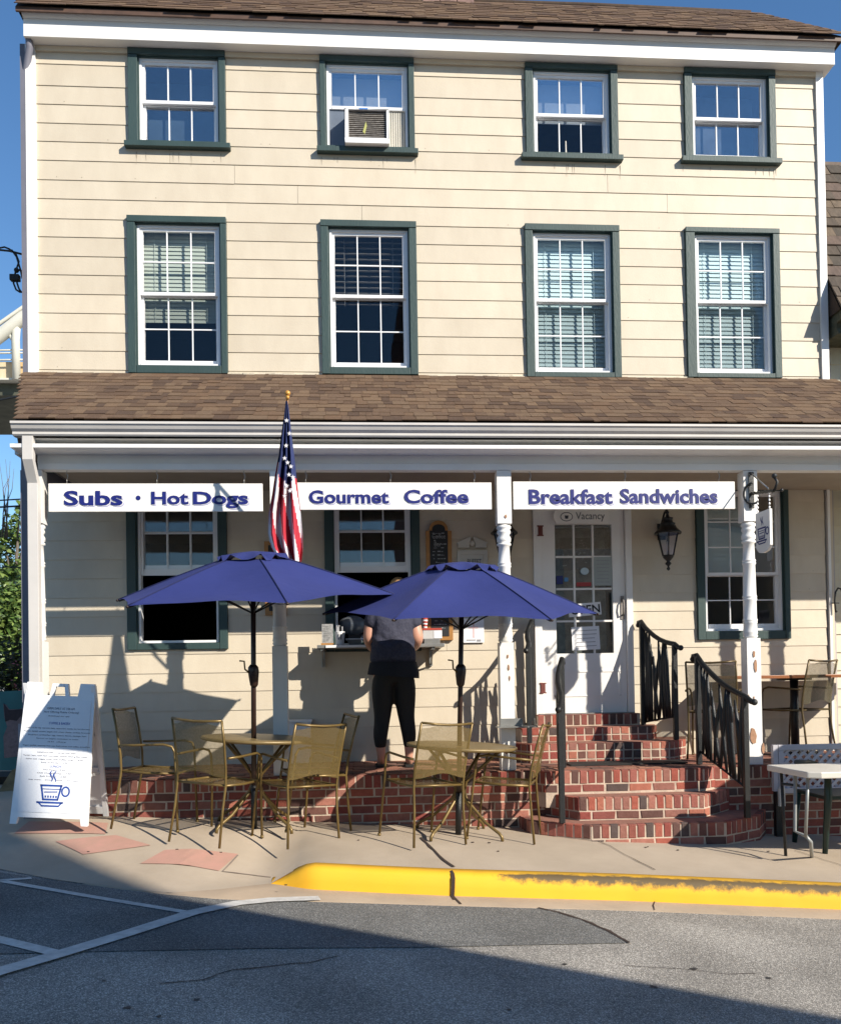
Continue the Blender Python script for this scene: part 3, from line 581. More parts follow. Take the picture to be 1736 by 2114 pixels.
for (u, v, p, q) in ((a_, b_, dz(1387), dz(1385)), (a_, b_, dz(1437), dz(1435)), (a_, a_+.008, dz(1437), dz(1387)), (b_-.008, b_, dz(1437), dz(1387))): pn.box(u, v, -.006, -.0005, p-.003, q+.003)
obj('raised_panel', pn, M_WHITE, door)
for y in (1098, 1419): obj('hinge', MB().box(dxm(1110), dxm(1119), -.05, -.041, dz(y)-.05, dz(y)+.05).box(dxm(1108), dxm(1121), -.049, -.042, dz(y)-.052, dz(y)-.04).box(dxm(1108), dxm(1121), -.049, -.042, dz(y)+.04, dz(y)+.052), M_RUST, door)
hx = dxm(1282)
obj('handle', MB().tube([(hx, -.0, dz(1238)), (hx, -.045, dz(1242)), (hx, -.055, dz(1254)), (hx, -.045, dz(1268)), (hx, -.0, dz(1272))], .008, 8).box(hx-.018, hx+.018, -.008, -.0005, dz(1280), dz(1232)), mat('worn_pewter', (.3, .27, .25), .5, .3, 30), door)
obj('reflection_backing', MB().box(gx0, gx1, .25, .26, gz0, gz1), mat('door_backing', (.30, .32, .31), .8, .4, 9), door)  # sheet added behind the panes; its grey stands in for street reflections
obj('threshold', MB().box(dxm(1105), dxm(1300), -.06, .05, dz(1474), dz(1471)), M_ALU, B)
# --- porch: roof, gutter, beam, ceiling, posts
YP, YD = -1.075, -1.17
ygut = -1.345
pz0, pz1 = W(868, 872, ygut+.02).z, W(868, 781, -.02).z
pxl0, pxl1 = W(30, 872, ygut).x, W(45, 783, 0).x
pr1, pr0 = W(1690, 783).x, 6.1
pup = Vector((0, -.02-(ygut+.02), pz1-pz0)); PSL = pup.length; pup.normalize()
prf = obj('porch_roof', MB().add([(pxl0, ygut+.02, pz0), (pr0, ygut+.02, pz0), (pr1, -.001, pz1), (pxl1, -.001, pz1), (pxl0, ygut+.02, pz0-.05), (pr0, ygut+.02, pz0-.05), (pr0, .0, pz0-.05), (pxl1, .0, pz0-.05)],
          [(0, 1, 2, 3), (4, 5, 1, 0), (4, 0, 3, 7), (7, 6, 5, 4), (1, 5, 6, 2)]), MATS['roof_felt'], B)
nr = 13; ex = PSL/nr
roof_tabs('shingle', prf, Vector((0, ygut+.0, pz0)), Vector((1, 0, 0)), pup, nr, ex, lambda r: (pxl0+(pxl1-pxl0)*r/nr, min(pr0+(pr1-pr0)*r/nr, 5.4)), 300, 0, .05, .15, None, .0075)
gb, gt = W(868, 903, ygut).z, W(868, 877, ygut).z
gut = MB().prism([(0, 0)]*3, 0, 0) if 0 else MB()
gut.add([(x, y, z) for x in (pxl0-.01, 5.6) for y, z in ((ygut-.0, gb), (ygut-.012, gb+.012), (ygut-.012, gb+.03), (ygut-.035, gb+.05), (ygut-.05, gt-.022), (ygut-.06, gt-.018), (ygut-.06, gt), (ygut-.048, gt), (ygut-.045, gt-.012), (ygut+.06, gt-.012), (ygut+.06, gb))],
        [(i, i+1, i+12, i+11) for i in range(10)]+[tuple(range(10, -1, -1))])
obj('gutter', gut, M_GREY, B)
yb_ = YP-.045
f0, f1 = W(83, 940, yb_).x, 6.0
Zb = lambda y, Y: W(868, y, Y).z
box('porch_soffit', pxl0+.05, f1, ygut+.06, 0, gb-.004, gb+.02, M_WHITE, B)
box('crown_strip', f0-.15, f1, yb_-.225, yb_+.02, Zb(926, yb_-.225), Zb(918, yb_-.225), M_WHITE, B, .004)
box('porch_beam', f0-.02, f1, yb_, YP+.03, Zb(957, yb_), gb-.006, M_WHITE, B)
box('beam_strip', f0-.01, f1, yb_-.02, YP+.035, Zb(970, yb_-.02), Zb(957, yb_-.02), M_WHITE, B, .003)
box('beam_end', W(36, 910, yb_).x, W(62, 910, yb_).x, yb_-.05, -.2, gb-.01-.09, gb-.01, M_GREY, B)
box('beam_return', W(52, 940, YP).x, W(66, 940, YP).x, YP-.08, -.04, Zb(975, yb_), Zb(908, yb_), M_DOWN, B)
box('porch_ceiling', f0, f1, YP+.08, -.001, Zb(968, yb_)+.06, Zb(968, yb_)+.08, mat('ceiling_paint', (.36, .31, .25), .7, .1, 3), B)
PB = Zb(970, yb_-.03)
def post(xc, yt, ybs, peel=False, flip=False):
    z1, z2 = W(xc, yt, YP).z, W(xc, ybs, YP).z; X = W(xc, 1300, YP).x; h = .060
    m_ = MB().box(X-h, X+h, YP-h, YP+h, z1, PB-.001); 
    p = [(.045, 0), (.062, .02), (.062, .035), (.05, .045), (.058, .06), (.058, .075), (.046, .09), (.060, .12), (.060, .145), (.046, .158), (.060, .165), (.060, .178), (.047, .185), (.050, .32), (.058, .33), (.058, .337), (.051, .345), (.058, .353), (.058, .36), (.051, .37),
         (.055, .63), (.061, .64), (.061, .647), (.054, .655), (.061, .662), (.061, .67), (.055, .68), (.056, .83), (.062, .84), (.062, .847), (.056, .855), (.062, .862), (.056, .872), (.058, .94), (.063, .955), (.055, .965), (.063, .98), (.05, 1.0)]
    H = z1-z2; m_.lathe([(r, z1-t*H) for r, t in reversed(p)], X, YP, 20)
    m_.box(X-h, X+h, YP-h, YP+h, .0, z2)
    o = obj('porch_post', m_, M_WHITE, B)
    return o, X, z2
P1 = post(80, 1082, 1325); P2 = post(578, 1083, 1334); P3 = post(1043, 1083, 1327); P4 = post(1548, 1078, 1318)
for X in (4.12, 4.62):                     # two more posts carry the beam past the right edge of the picture
    h = .064; m_ = MB().box(X-h, X+h, YP-h, YP+h, 2.05, PB-.001); m_.lathe([(.05, 1.1), (.055, 1.4), (.053, 1.9), (.066, 1.93), (.05, 1.97), (.062, 2.0), (.05, 2.05)], X, YP, 16); m_.box(X-h, X+h, YP-h, YP+h, 0, 1.1); obj('porch_post', m_, M_WHITE, B)
def blob(cx, cz, rx, rz, n=16, j=.35): return [(cx+rx*math.cos(2*math.pi*i/n)*random.uniform(1-j, 1), cz+rz*math.sin(2*math.pi*i/n)*random.uniform(1-j, 1)) for i in range(n)]
def peel(parent, pts):
    for x, y, rx, rz_ in pts:
        c = W(x, y, YP-.066); obj('peeled_patch', MB().prism(blob(c.x, c.z, rx, rz_), YP-.0665, YP-.0645), M_PEEL, parent)
peel(P4[0], [(1556, 1350, .012, .035), (1559, 1375, .016, .06), (1554, 1520, .034, .085), (1575, 1545, .015, .05), (1545, 1440, .008, .03), (1556, 1440, .006, .015)])
peel(P3[0], [(1048, 1355, .008, .02), (1050, 1378, .008, .03), (1052, 1400, .006, .025), (1046, 1550, .02, .03), (1044, 1066, .012, .018)])
dsx0, dsx1 = W(64, 1200, -1.2).x, W(85.5, 1200, -1.2).x
obj('downspout', MB().box(dsx0, dsx1, -1.255, -1.185, G0+.25, Zb(1000, -1.2)).add([(x, y, z) for x in (dsx0, dsx1) for y, z in ((-1.255, Zb(1000, -1.2)), (-1.185, Zb(1000, -1.2)), (ygut+.05, Zb(950, ygut)), (ygut-.01, Zb(950, ygut)), (ygut+.05, gb), (ygut-.01, gb))],
    [(0, 6, 9, 3), (3, 9, 11, 5), (1, 2, 8, 7), (2, 4, 10, 8), (0, 3, 2, 1), (3, 5, 4, 2), (6, 7, 8, 9), (9, 8, 10, 11)]), M_GREY, B, .004)
box('side_board', W(52.5, 1200, -1.1).x, dsx0-.003, -1.18, -1.12, -.3, Zb(975, yb_), M_DOWN, B)  # the shaded side strip carried on down, its shade in the colour
# ------------------------------------------------------------------ brickwork
BU = []
for k in range(5):
    r_ = lambda: random.uniform(-.025, .025)
    c = .045; m_ = MB()
    P = [(-.5+r_(), -.5, -.5+r_()), (.5+r_(), -.5, -.5+r_()), (.5+r_(), -.5, .5+r_()), (-.5+r_(), -.5, .5+r_())]
    F_ = [(p[0]*(1-.07), -.5, p[2]*(1-.1)) for p in P]; E = [(p[0], -.44, p[2]) for p in P]; K_ = [(p[0], .5, p[2]) for p in P]
    m_.add(F_+E+K_, [(0, 1, 2, 3)]+[(i, i+4, (i+1) % 4+4, (i+1) % 4) for i in range(4)]+[(i+4, i+8, (i+1) % 4+8, (i+1) % 4+4) for i in range(4)])
    m_.f = [tuple(reversed(f)) if i else f for i, f in enumerate(m_.f)]
    BU.append(m_.mesh('brick', M_BRICK))
CNT = {}
REST = {}
def brick(parent, c, ang, L_, H_, D_=.05):
    M = Matrix.Translation(c) @ Matrix.Rotation(ang+random.gauss(0, .008), 4, 'Z') @ Matrix.Rotation(random.gauss(0, .008), 4, 'Y') @ Matrix.Diagonal((L_, D_, H_, 1))
    k = parent.name; CNT[k] = CNT.get(k, 0)+1
    if CNT[k] <= 300:
        o = link('brick', random.choice(BU), parent); o.matrix_basis = M
    else: REST.setdefault(k, (parent, []))[1].append(M)
def face(parent, p0, p1, z1, zb, first='row', gap=.012, proud=.004, skip=None):
    """brick-faced riser from p0 to p1 (left to right seen from outside), top z1, bottom zb(x)"""
    a, b = Vector((*p0, 0)), Vector((*p1, 0)); d = b-a; Ln = d.length
    if Ln < .02: return
    d.normalize(); n = Vector((d.y, -d.x, 0)); ang = math.atan2(d.y, d.x)
    z = z1; row = 0
    while True:
        rl = (first == 'row' and row == 0) or (first == 'half'); h = (.103 if first == 'row' else .064) if rl else .058
        pitch = (.070 if first == 'row' else .085) if rl else .198
        off = 0 if rl else (row % 2)*.099; x = -off+random.uniform(0, .01)
        low = min(zb(a.x+d.x*t, a.y+d.y*t) for t in (0, Ln))
        if z-.02 < low: break
        while x < Ln-.01:
            x0, x1 = max(0, x), min(Ln, x+pitch-gap)
            if x1-x0 > .02:
                xm = (x0+x1)/2; q = a+d*xm; bz = zb(q.x, q.y); hh = min(h, z-bz)
                if hh > .018:
                    pr = proud+random.uniform(-.0015, .002); c = q+n*(pr-.025); c.z = z-hh/2+random.gauss(0, .0006); brick(parent, c, ang, x1-x0-random.uniform(0, .003), hh)
            x += pitch
        z -= h+gap; row += 1
PO = thing('brick_porch', 'long low red brick porch platform running under the cafe front', 'porch', (0, YD, -.2))
ZBW = lambda x, y: walkz(x, y)-.01
def core(parent, poly, z0, z1):
    obj('mortar', MB().prismz(poly, z0, z1-.004), M_MORT, parent)
    if parent.name != 'brick_porch': obj('tread', MB().prismz(poly, z1-.0035, z1+.006), M_TREAD, parent)
M_TREAD = mat('worn_brick_tread', (.33, .145, .10), .9, .25, 14., .6, 90, col2=(.20, .10, .075))
PXL = W(84, 1600, YD).x
core(PO, [(PXL, YD), (7.5, YD), (7.5, .1), (PXL, .1)], -1.2, -.012)
face(PO, (PXL, YD), (4.6, YD), -.008, ZBW)
# deck pavers, laid flat
m_ = MB(); mi = []
y = YD+.01; r_i = 0
while y < -.03:
    x = PXL+(r_i % 2)*.1-.1
    while x < 5.0:
        z = random.uniform(-.006, .0); m_.box(x, x+.192, y, y+.09, -.03, z); mi += [random.randrange(5)]*6; x += .2
    y += .098; r_i += 1
me = m_.mesh('deck_paver', None)
for k, c in enumerate([(.30, .12, .075), (.22, .085, .06), (.36, .17, .11), (.16, .08, .06), (.27, .13, .09)]): me.materials.append(mat('worn_paver_%d' % k, c, .9, .15, 12., .4, 120))
me.polygons.foreach_set('material_index', mi); dk = link('deck_paver', me, PO); dk['kind'] = 'stuff'
# front steps
ST = thing('brick_steps', 'splayed red brick front steps of three risers with a rowlock nosing', 'steps', (1.9, -1.5, -.5))
def steps(parent, poly, z1, zb, first='row'):
    core(parent, poly, min(zb(p[0], p[1]) for p in poly)-.05, z1-.012)
    for a, b in zip(poly, poly[1:-1]): face(parent, a, b, z1-.004, zb, first)
    # flat brick tread set inside the nosing
zA, zB, zC = .0, -.19, -.37
ex_ = lambda x, Y, z: CAM.x+(lambda d: d.x/d.y)(ray(x, CYP))*(Y-CAM.y)
A_ = [(ex_(1100, YD, 0), YD+.02), (ex_(1122, -1.27, 0), -1.27), (ex_(1449, -1.27, 0), -1.27), (ex_(1475, YD, 0), YD+.02), (ex_(1475, YD, 0), -.9), (ex_(1100, YD, 0), -.9)]
B_ = [(ex_(1118, YD, 0), YD+.02), (ex_(1190, -1.50, 0), -1.50), (ex_(1447, -1.50, 0), -1.50), (ex_(1503, YD, 0), YD+.02), (ex_(1503, YD, 0), -.95), (ex_(1118, YD, 0), -.95)]
C_ = [(ex_(1066, YD, 0), YD+.02), (ex_(1090, -1.47, 0), -1.47), (ex_(1215, -1.74, 0), -1.74), (ex_(1492, -1.74, 0), -1.74), (ex_(1560, -1.49, 0), -1.49), (ex_(1575, YD, 0), YD+.02), (ex_(1575, YD, 0), -.95), (ex_(1066, YD, 0), -.95)]
core(ST, C_, -.95, zC-.012)
for a, b in zip(C_[:5], C_[1:6]): face(ST, a, b, zC-.004, ZBW)
core(ST, B_, -.5, zB-.012)
for a, b in zip(B_[:3], B_[1:4]): face(ST, a, b, zB-.004, lambda x, y: zC)
core(ST, A_, -.3, zA-.012)
for a, b in zip(A_[:3], A_[1:4]): face(ST, a, b, zA-.004, lambda x, y: zB)
DS = thing('door_steps', 'three shallow brick steps up to the white door', 'steps', (1.7, -.3, .1))
d2, d3 = W(1200, 1501, -.36).z, W(1200, 1533, -.60).z
e1, e2, e3 = -.12, -.36, -.60
f2 = lambda x, y: .0
D3 = [(ex_(1068, e3, 0), -.03), (ex_(1066, e3, 0), e3+.18), (ex_(1092, e3, 0), e3), (ex_(1388, e3, 0), e3), (ex_(1426, e3, 0), e3+.18), (ex_(1426, -.2, 0), -.03)]
D2 = [(ex_(1072, e2, 0), -.03), (ex_(1074, e2, 0), e2), (ex_(1342, e2, 0), e2), (ex_(1360, e2, 0), e2+.12), (ex_(1360, -.2, 0), -.03)]
D1 = [(ex_(1107, e1, 0), -.03), (ex_(1107, e1, 0), e1), (ex_(1319, e1, 0), e1), (ex_(1319, e1, 0), -.03)]
core(DS, D3, -.02, d3-.01); core(DS, D2, -.02, d2-.01); core(DS, D1, -.02, .405)
for a, b in zip(D3[1:4], D3[2:5]): face(DS, a, b, d3-.004, f2, 'half')
for a, b in zip(D2[1:3], D2[2:4]): face(DS, a, b, d2-.004, lambda x, y: d3, 'half')
face(DS, D1[1], D1[2], .412, lambda x, y: d2)
for k, (par, Ms) in REST.items():
    m_ = MB(); src = BU[0]; mi = []
    vs = [v.co.copy() for v in src.vertices]; fs = [tuple(p.vertices) for p in src.polygons]
    for M in Ms: m_.add([M @ v for v in vs], fs); mi += [random.choice((0, 1, 2, 3, 4, 5, 6, 7))]*len(fs)
    me = m_.mesh('brick_courses', None)
    for q, c in enumerate([(.34, .085, .058), (.30, .068, .050), (.38, .11, .075), (.26, .070, .055), (.33, .10, .075), (.37, .095, .062), (.13, .055, .045), (.29, .075, .06)]): me.materials.append(mat('brick_shade_%d' % q, c, .85, .15, 22., .5, 120))
    me.polygons.foreach_set('material_index', mi); o = link('brick_courses', me, par); o['kind'] = 'stuff'
# door mat
dm = atZ(1200, 1571, .0)
dmx0, dmx1 = ex_(1170, -.85, 0), ex_(1400, -.75, 0)
tag(box('door_mat', dmx0, dmx1, -.93, -.66, .001, .012, M_BLACK, None), 'thin black rubber mat lying on the brick landing below the door steps', 'mat')
# ------------------------------------------------------------------ railings
def railing(label, pb, pf, zb0, zf0_, hb, hf, reeds, sway=0.):
    """pb, pf: (x, y) of the back and front posts; z* feet; h* handrail heights (absolute z)"""
    pb, pf = Vector((*pb, 0)), Vector((*pf, 0)); t = thing('iron_railing', label, 'railing', (pf.x, pf.y, zf0_), 'black iron railings of the entrance steps')
    d = pf-pb; L_ = d.length
    def P(s, z): q = pb+d*s; return Vector((q.x, q.y, z))
    top = lambda s: hb+(hf-hb)*(s-.10*math.sin(math.pi*min(1, max(0, s)))*-1) if 0 else hb+(hf-hb)*s-.05*math.sin(math.pi*s)
    sw = lambda s: d.normalized().cross(Vector((0, 0, 1)))*(sway*math.sin(2*math.pi*min(1, max(0, s))*.8+.3))
    P_ = P
    def P(s, z): return P_(s, z)+sw(s)
    pts = [P(-.08, hb-.03), P(-.06, hb+.01), P(0, hb+.015)]+[P(s, top(s)) for s in (.12, .25, .4, .55, .7, .85, .96)]+[P(1.06, hf-.03), P(1.12, hf-.035)]
    obj('handrail', MB().tube(pts, .023, 8), M_IRON, t)
    obj('scroll_end', MB().ball(P(1.12, hf-.035), .026).ball(P(-.08, hb-.02), .024), M_IRON, t)
    for s, z0, z1 in ((0.02, zb0, hb), (.95, zf0_, top(.95))):
        q = P(s, 0); obj('post', MB().box(q.x-.021, q.x+.021, q.y-.021, q.y+.021, z0, z1), M_IRON, t, .003)
    bot = lambda s: (zb0+.12)+((zf0_+.22)-(zb0+.12))*s
    obj('bottom_rail', MB().tube([P(.02, bot(0)), P(.95, bot(.95))], .010, 6), M_IRON, t)
    rng = random.Random(5)
    for k in range(reeds):
        s = .10+.78*k/(reeds-1); b0 = P(s+rng.uniform(-.03, .03), bot(s)); s1 = s+rng.uniform(-.14, .14); hh = rng.choice((.98, .98, .9, .75)); q = P(min(.93, max(.05, s1)), bot(s1)+(top(s1)-bot(s1))*hh)
        mid = (b0+q)/2+d.normalized()*rng.uniform(-.018, .018)
        obj('reed_bar', MB().tube([b0, b0.lerp(mid, .5), mid, mid.lerp(q, .5), q], [.012, .017, .020, .020, .008], 6), M_IRON, t)
    for s in (.3, .7):
        q = P(s, bot(s)+(top(s)-bot(s))*.72); obj('cattail_head', MB().lathe([(.003, q.z-.07), (.013, q.z-.06), (.014, q.z+.05), (.003, q.z+.07), (.002, q.z+.13)], q.x, q.y, 8), M_IRON, t)
    return t
def xat(px, Y): return ex_(px, Y, 0)
railing('lower right iron railing with reed bars, in front of the peeling porch post', (xat(1437, -1.0), -1.0), (xat(1541, -1.64), -1.64), 0, zC, W(1437, 1356, -1.0).z, W(1541, 1440, -1.64).z, 13)
railing('lower left iron railing seen nearly edge-on at the left of the front steps', (xat(1162, -1.0), -1.0), (xat(1146, -1.64), -1.64), 0, zC, W(1150, 1364, -1.0).z, W(1146, 1455, -1.64).z, 11, .03)
railing('upper right iron railing with cattail bars beside the white door', (xat(1324, -.10), -.10), (xat(1396, -.52), -.52), d2-.1, d3, W(1322, 1286, -.1).z, W(1396, 1330, -.52).z, 12)
railing('upper left iron railing half hidden behind the middle porch post', (xat(1100, -.10), -.10), (xat(1083, -.52), -.52), d2-.1, d3, W(1090, 1286, -.1).z, W(1083, 1336, -.52).z, 10, .03)
# ------------------------------------------------------------------ hanging signs
YS = -1.12
def sign(label, x0, x1, y0, y1, words, hooks, dots=()):
    cx = (x0+x1)/2; X0, X1, Z0, Z1 = W(x0, y1, YS).x, W(x1, y1, YS).x, W(cx, y1, YS).z, W(cx, y0, YS).z
    t = thing('hanging_sign', label, 'sign', ((X0+X1)/2, YS, Z0), 'white hanging signs under the porch beam')
    box('board', X0, X1, YS, YS+.02, Z0, Z1, M_SIGN, t, .004)
    for wd, a, b, t0, t1 in words:
        yy = W(cx, t1, YS).z; y2 = W(cx, t0, YS).z; xa, xb = W(a, 1028, YS).x, W(b, 1028, YS).x
        text(wd, 'letter_outline', M_LILAC, t, xa+.010, xb+.012, yy-.011, y2-.009, YS-.001, .001, .022)
        text(wd, 'letter_halo', M_SIGN, t, xa+.0035, xb+.0045, yy-.0045, y2-.0035, YS-.0025, .001, .026)
        text(wd, 'lettering', M_NAVY, t, xa, xb, yy, y2, YS-.004, .002, .030)
    for x, y, r in dots:
        c = W(x, y, YS); obj('dot', MB().prism([(c.x+r*math.cos(k*.63), c.z+r*math.sin(k*.63)) for k in range(10)], YS-.003, YS), M_NAVY, t)
    for h in hooks:
        X = W(h, 990, YS).x; zt = PB; m_ = MB().tube([(X, YS+.010, zt), (X, YS+.010, (zt+Z1)/2+.02)], .0025, 5)
        m_.tube([(X-.008, YS+.010, (zt+Z1)/2+.025), (X+.008, YS+.010, (zt+Z1)/2+.02), (X+.006, YS+.010, (zt+Z1)/2-.01), (X-.004, YS+.010, (zt+Z1)/2-.02)], .004, 5).tube([(X, YS+.010, (zt+Z1)/2-.01), (X, YS+.010, Z1-.001)], .003, 5)
        obj('hook', m_, M_ALU, t)
    return t
sign('white hanging sign lettered Subs and Hot Dogs in navy, leftmost of three', 101, 543, 998, 1056, [('Subs', 133, 254, 1013, 1044), ('Hot', 313, 390, 1015, 1042), ('Dogs', 399, 513, 1015, 1050)], (138, 324, 504), [(286, 1028, .02)])
sign('white hanging sign lettered Gourmet Coffee in navy, behind the flag', 606, 1015, 996, 1052, [('Gourmet', 638, 803, 1012, 1040), ('Coffee', 834, 967, 1011, 1040)], (631, 806, 979))
sign('white hanging sign lettered Breakfast Sandwiches in navy, rightmost of three', 1060, 1517, 994, 1051, [('Breakfast', 1091, 1264, 1010, 1041), ('Sandwiches', 1279, 1480, 1009, 1040)], (1094, 1290, 1484))
# vacancy sign on the door head
t = thing('vacancy_sign', 'small white notched sign reading Vacancy above the door glass', 'sign', (dxm(1195), -.05, dz(1085)))
vz0, vz1, va, vb = dz(1084), dz(1055), dxm(1141), dxm(1256)
obj('board', MB().prism([(va+.03, vz0), (vb-.02, vz0), (vb, vz0+.03), (vb, vz1-.03), (vb-.02, vz1), (va+.03, vz1), (va, (vz0+vz1)/2+.02), (va, (vz0+vz1)/2-.02)], -.055, -.042), M_SIGN, t, .002)
text('Vacancy', 'lettering', mat('dark_print', (.05, .06, .08), .6, .1, 10), t, dxm(1187), dxm(1246), dz(1080), dz(1061), -.055)
oc = (dxm(1168), dz(1070)); obj('oval_mark', MB().prism([(oc[0]+.062*math.cos(k*.3927), oc[1]+.045*math.sin(k*.3927)) for k in range(16)], -.0565, -.0552), MATS['dark_print'], t)
obj('oval_ground', MB().prism([(oc[0]+.055*math.cos(k*.3927), oc[1]+.038*math.sin(k*.3927)) for k in range(16)], -.0575, -.0567), M_SIGN, t)
obj('cup_mark', MB().prism([(oc[0]-.02, oc[1]+.012), (oc[0]+.02, oc[1]+.012), (oc[0]+.014, oc[1]-.02), (oc[0]-.014, oc[1]-.02)], -.0585, -.0577), MATS['dark_print'], t)
# notices on the door glass
def notice(name, label, x0, x1, y0, y1, m, lines=0, Y=-.004, txt=None, tm=None, rot=0., cat='notice'):
    X0, X1, Z0, Z1 = dxm(x0), dxm(x1), dz(y1), dz(y0); t = thing(name, label, cat, ((X0+X1)/2, Y, Z0))
    RM = Matrix.Translation(((X0+X1)/2, 0, (Z0+Z1)/2)) @ Matrix.Rotation(rot, 4, 'Y') @ Matrix.Translation((-(X0+X1)/2, 0, -(Z0+Z1)/2))
    obj('sheet', MB().box(X0, X1, Y-.002, Y, Z0, Z1).xf(RM), m, t)
    if lines:
        m_ = MB()
        for i in range(lines):
            z = Z1-(Z1-Z0)*(i+1)/(lines+1); k = random.uniform(.15, .35); m_.box(X0+(X1-X0)*k*.5, X1-(X1-X0)*k*.5, Y-.004, Y-.0022, z-.003, z+.003)
        obj('print', m_.xf(RM), tm or mat('grey_print', (.3, .3, .32), .7, .1, 20), t)
    if txt: text(txt, 'lettering', tm or MATS['dark_print'], t, X0+.02, X1-.012, Z0+.02, Z1-.02, Y-.003, .001, .02, RM)
    return t
notice('open_sign', 'tilted white sign reading OPEN hung inside the door glass', 1171, 1238, 1246, 1272, M_PAPER, 0, -.006, 'OPEN', mat('black_print', (.01, .01, .012), .6, .1, 10), -.08, 'sign')
notice('paper_notice', 'white paper notice taped to the lowest row of door panes', 1177, 1234, 1294, 1342, M_PAPER, 5, rot=-.04)
notice('paper_notice', 'grey-green printed sheet in the right pane of the second row of the door', 1225, 1262, 1151, 1210, mat('grey_green_paper', (.34, .38, .37), .8, .05, 5), 7, .001)
notice('card_decal', 'small dark blue card decal at the left of the door glass', 1148, 1161, 1189, 1206, mat('blue_print', (.02, .03, .16), .5, .1, 10), 0, .001)
notice('card_decal', 'tiny light blue card decal beside the dark blue one on the door', 1164, 1172, 1193, 1201, mat('light_blue_print', (.08, .25, .5), .5, .1, 10), 0, .001)
notice('red_decal', 'small red and black decal low in the middle pane of the door', 1189, 1219, 1203, 1211, mat('red_print', (.4, .05, .05), .5, .1, 10), 0, .001)
t = thing('round_decal', 'small oval pale blue decal in the middle pane of the door', 'notice', (dxm(1206), 0, dz(1180)))
c = (dxm(1206), dz(1180)); obj('sheet', MB().prism([(c[0]+.042*math.cos(k*.3927), c[1]+.035*math.sin(k*.3927)) for k in range(16)], -.002, 0), mat('pale_blue_print', (.5, .62, .68), .6, .1, 30), t)
t = thing('display_board', 'dark notice board hanging behind the upper door panes', 'notice board', (dxm(1190), .1, dz(1180)))
box('panel', dxm(1160), dxm(1224), .10, .12, dz(1175), dz(1108), mat('black_board', (.012, .012, .016), .5, .1, 10), t)
for i in range(24):
    x, y = random.uniform(1163, 1218), random.uniform(1112, 1172); box('pinned_slip', dxm(x), dxm(x+random.uniform(2, 5)), .096, .099, dz(y+random.uniform(1, 3)), dz(y), mat('pale_print', (.3, .3, .3), .7, .2, 9), t)
# ------------------------------------------------------------------ wall lanterns
def lantern(label, x, ytop, ybot):
    c = W(x, (ytop+ybot)/2, -.2); H = W(x, ytop, -.2).z-W(x, ybot, -.2).z; zb = W(x, ybot, -.2).z; t = thing('wall_lantern', label, 'lantern', (c.x, 0, zb), 'black wall lanterns either side of the door')
    q = lambda f: zb+H*f
    def hexl(p): return MB().lathe([(r, q(z)) for r, z in p], c.x, -.2, 6)
    obj('finial', MB().lathe([(r, q(z)) for r, z in ((.004, 0), (.016, .02), (.018, .04), (.008, .06), (.012, .08), (.03, .11), (.026, .13), (.014, .15), (.036, .19), (.05, .22), (.05, .235), (.06, .25))], c.x, -.2, 14), M_IRON, t)
    obj('cap', MB().lathe([(r, q(z)) for r, z in ((.128, .60), (.13, .62), (.11, .65), (.085, .70), (.07, .75), (.075, .77), (.05, .79), (.045, .84), (.055, .86), (.02, .88), (.012, .93), (.018, .95), (.004, .99))], c.x, -.2, 12), M_IRON, t)
    for k in range(6):
        a = k*math.pi/3+.26; p0 = (c.x+.055*math.cos(a), -.2+.055*math.sin(a), q(.245)); p1 = (c.x+.105*math.cos(a), -.2+.105*math.sin(a), q(.61)); obj('cage_bar', MB().tube([p0, p1], .006, 6), M_IRON, t)
        b = a+math.pi/3; obj('glass_pane', MB().quad(p0, (c.x+.055*math.cos(b), -.2+.055*math.sin(b), q(.245)), (c.x+.105*math.cos(b), -.2+.105*math.sin(b), q(.61)), p1), M_GLASSM, t)
    obj('candle_tube', MB().lathe([(.015, q(.27)), (.015, q(.42)), (.008, q(.48))], c.x, -.2, 8), M_PLAST, t)
    obj('bracket', MB().tube([(c.x, -.02, q(.72)), (c.x, -.06, q(.86)), (c.x, -.12, q(.97)), (c.x, -.19, q(1.0)), (c.x, -.2, q(.95))], .011, 8).box(c.x-.04, c.x+.04, -.035, -.02, q(.55), q(.82)), M_IRON, t)
lantern('ornate black wall lantern on the siding right of the door', 1378, 1052, 1178)
lantern('black wall lantern hidden behind the middle porch post', 1041, 1052, 1178)
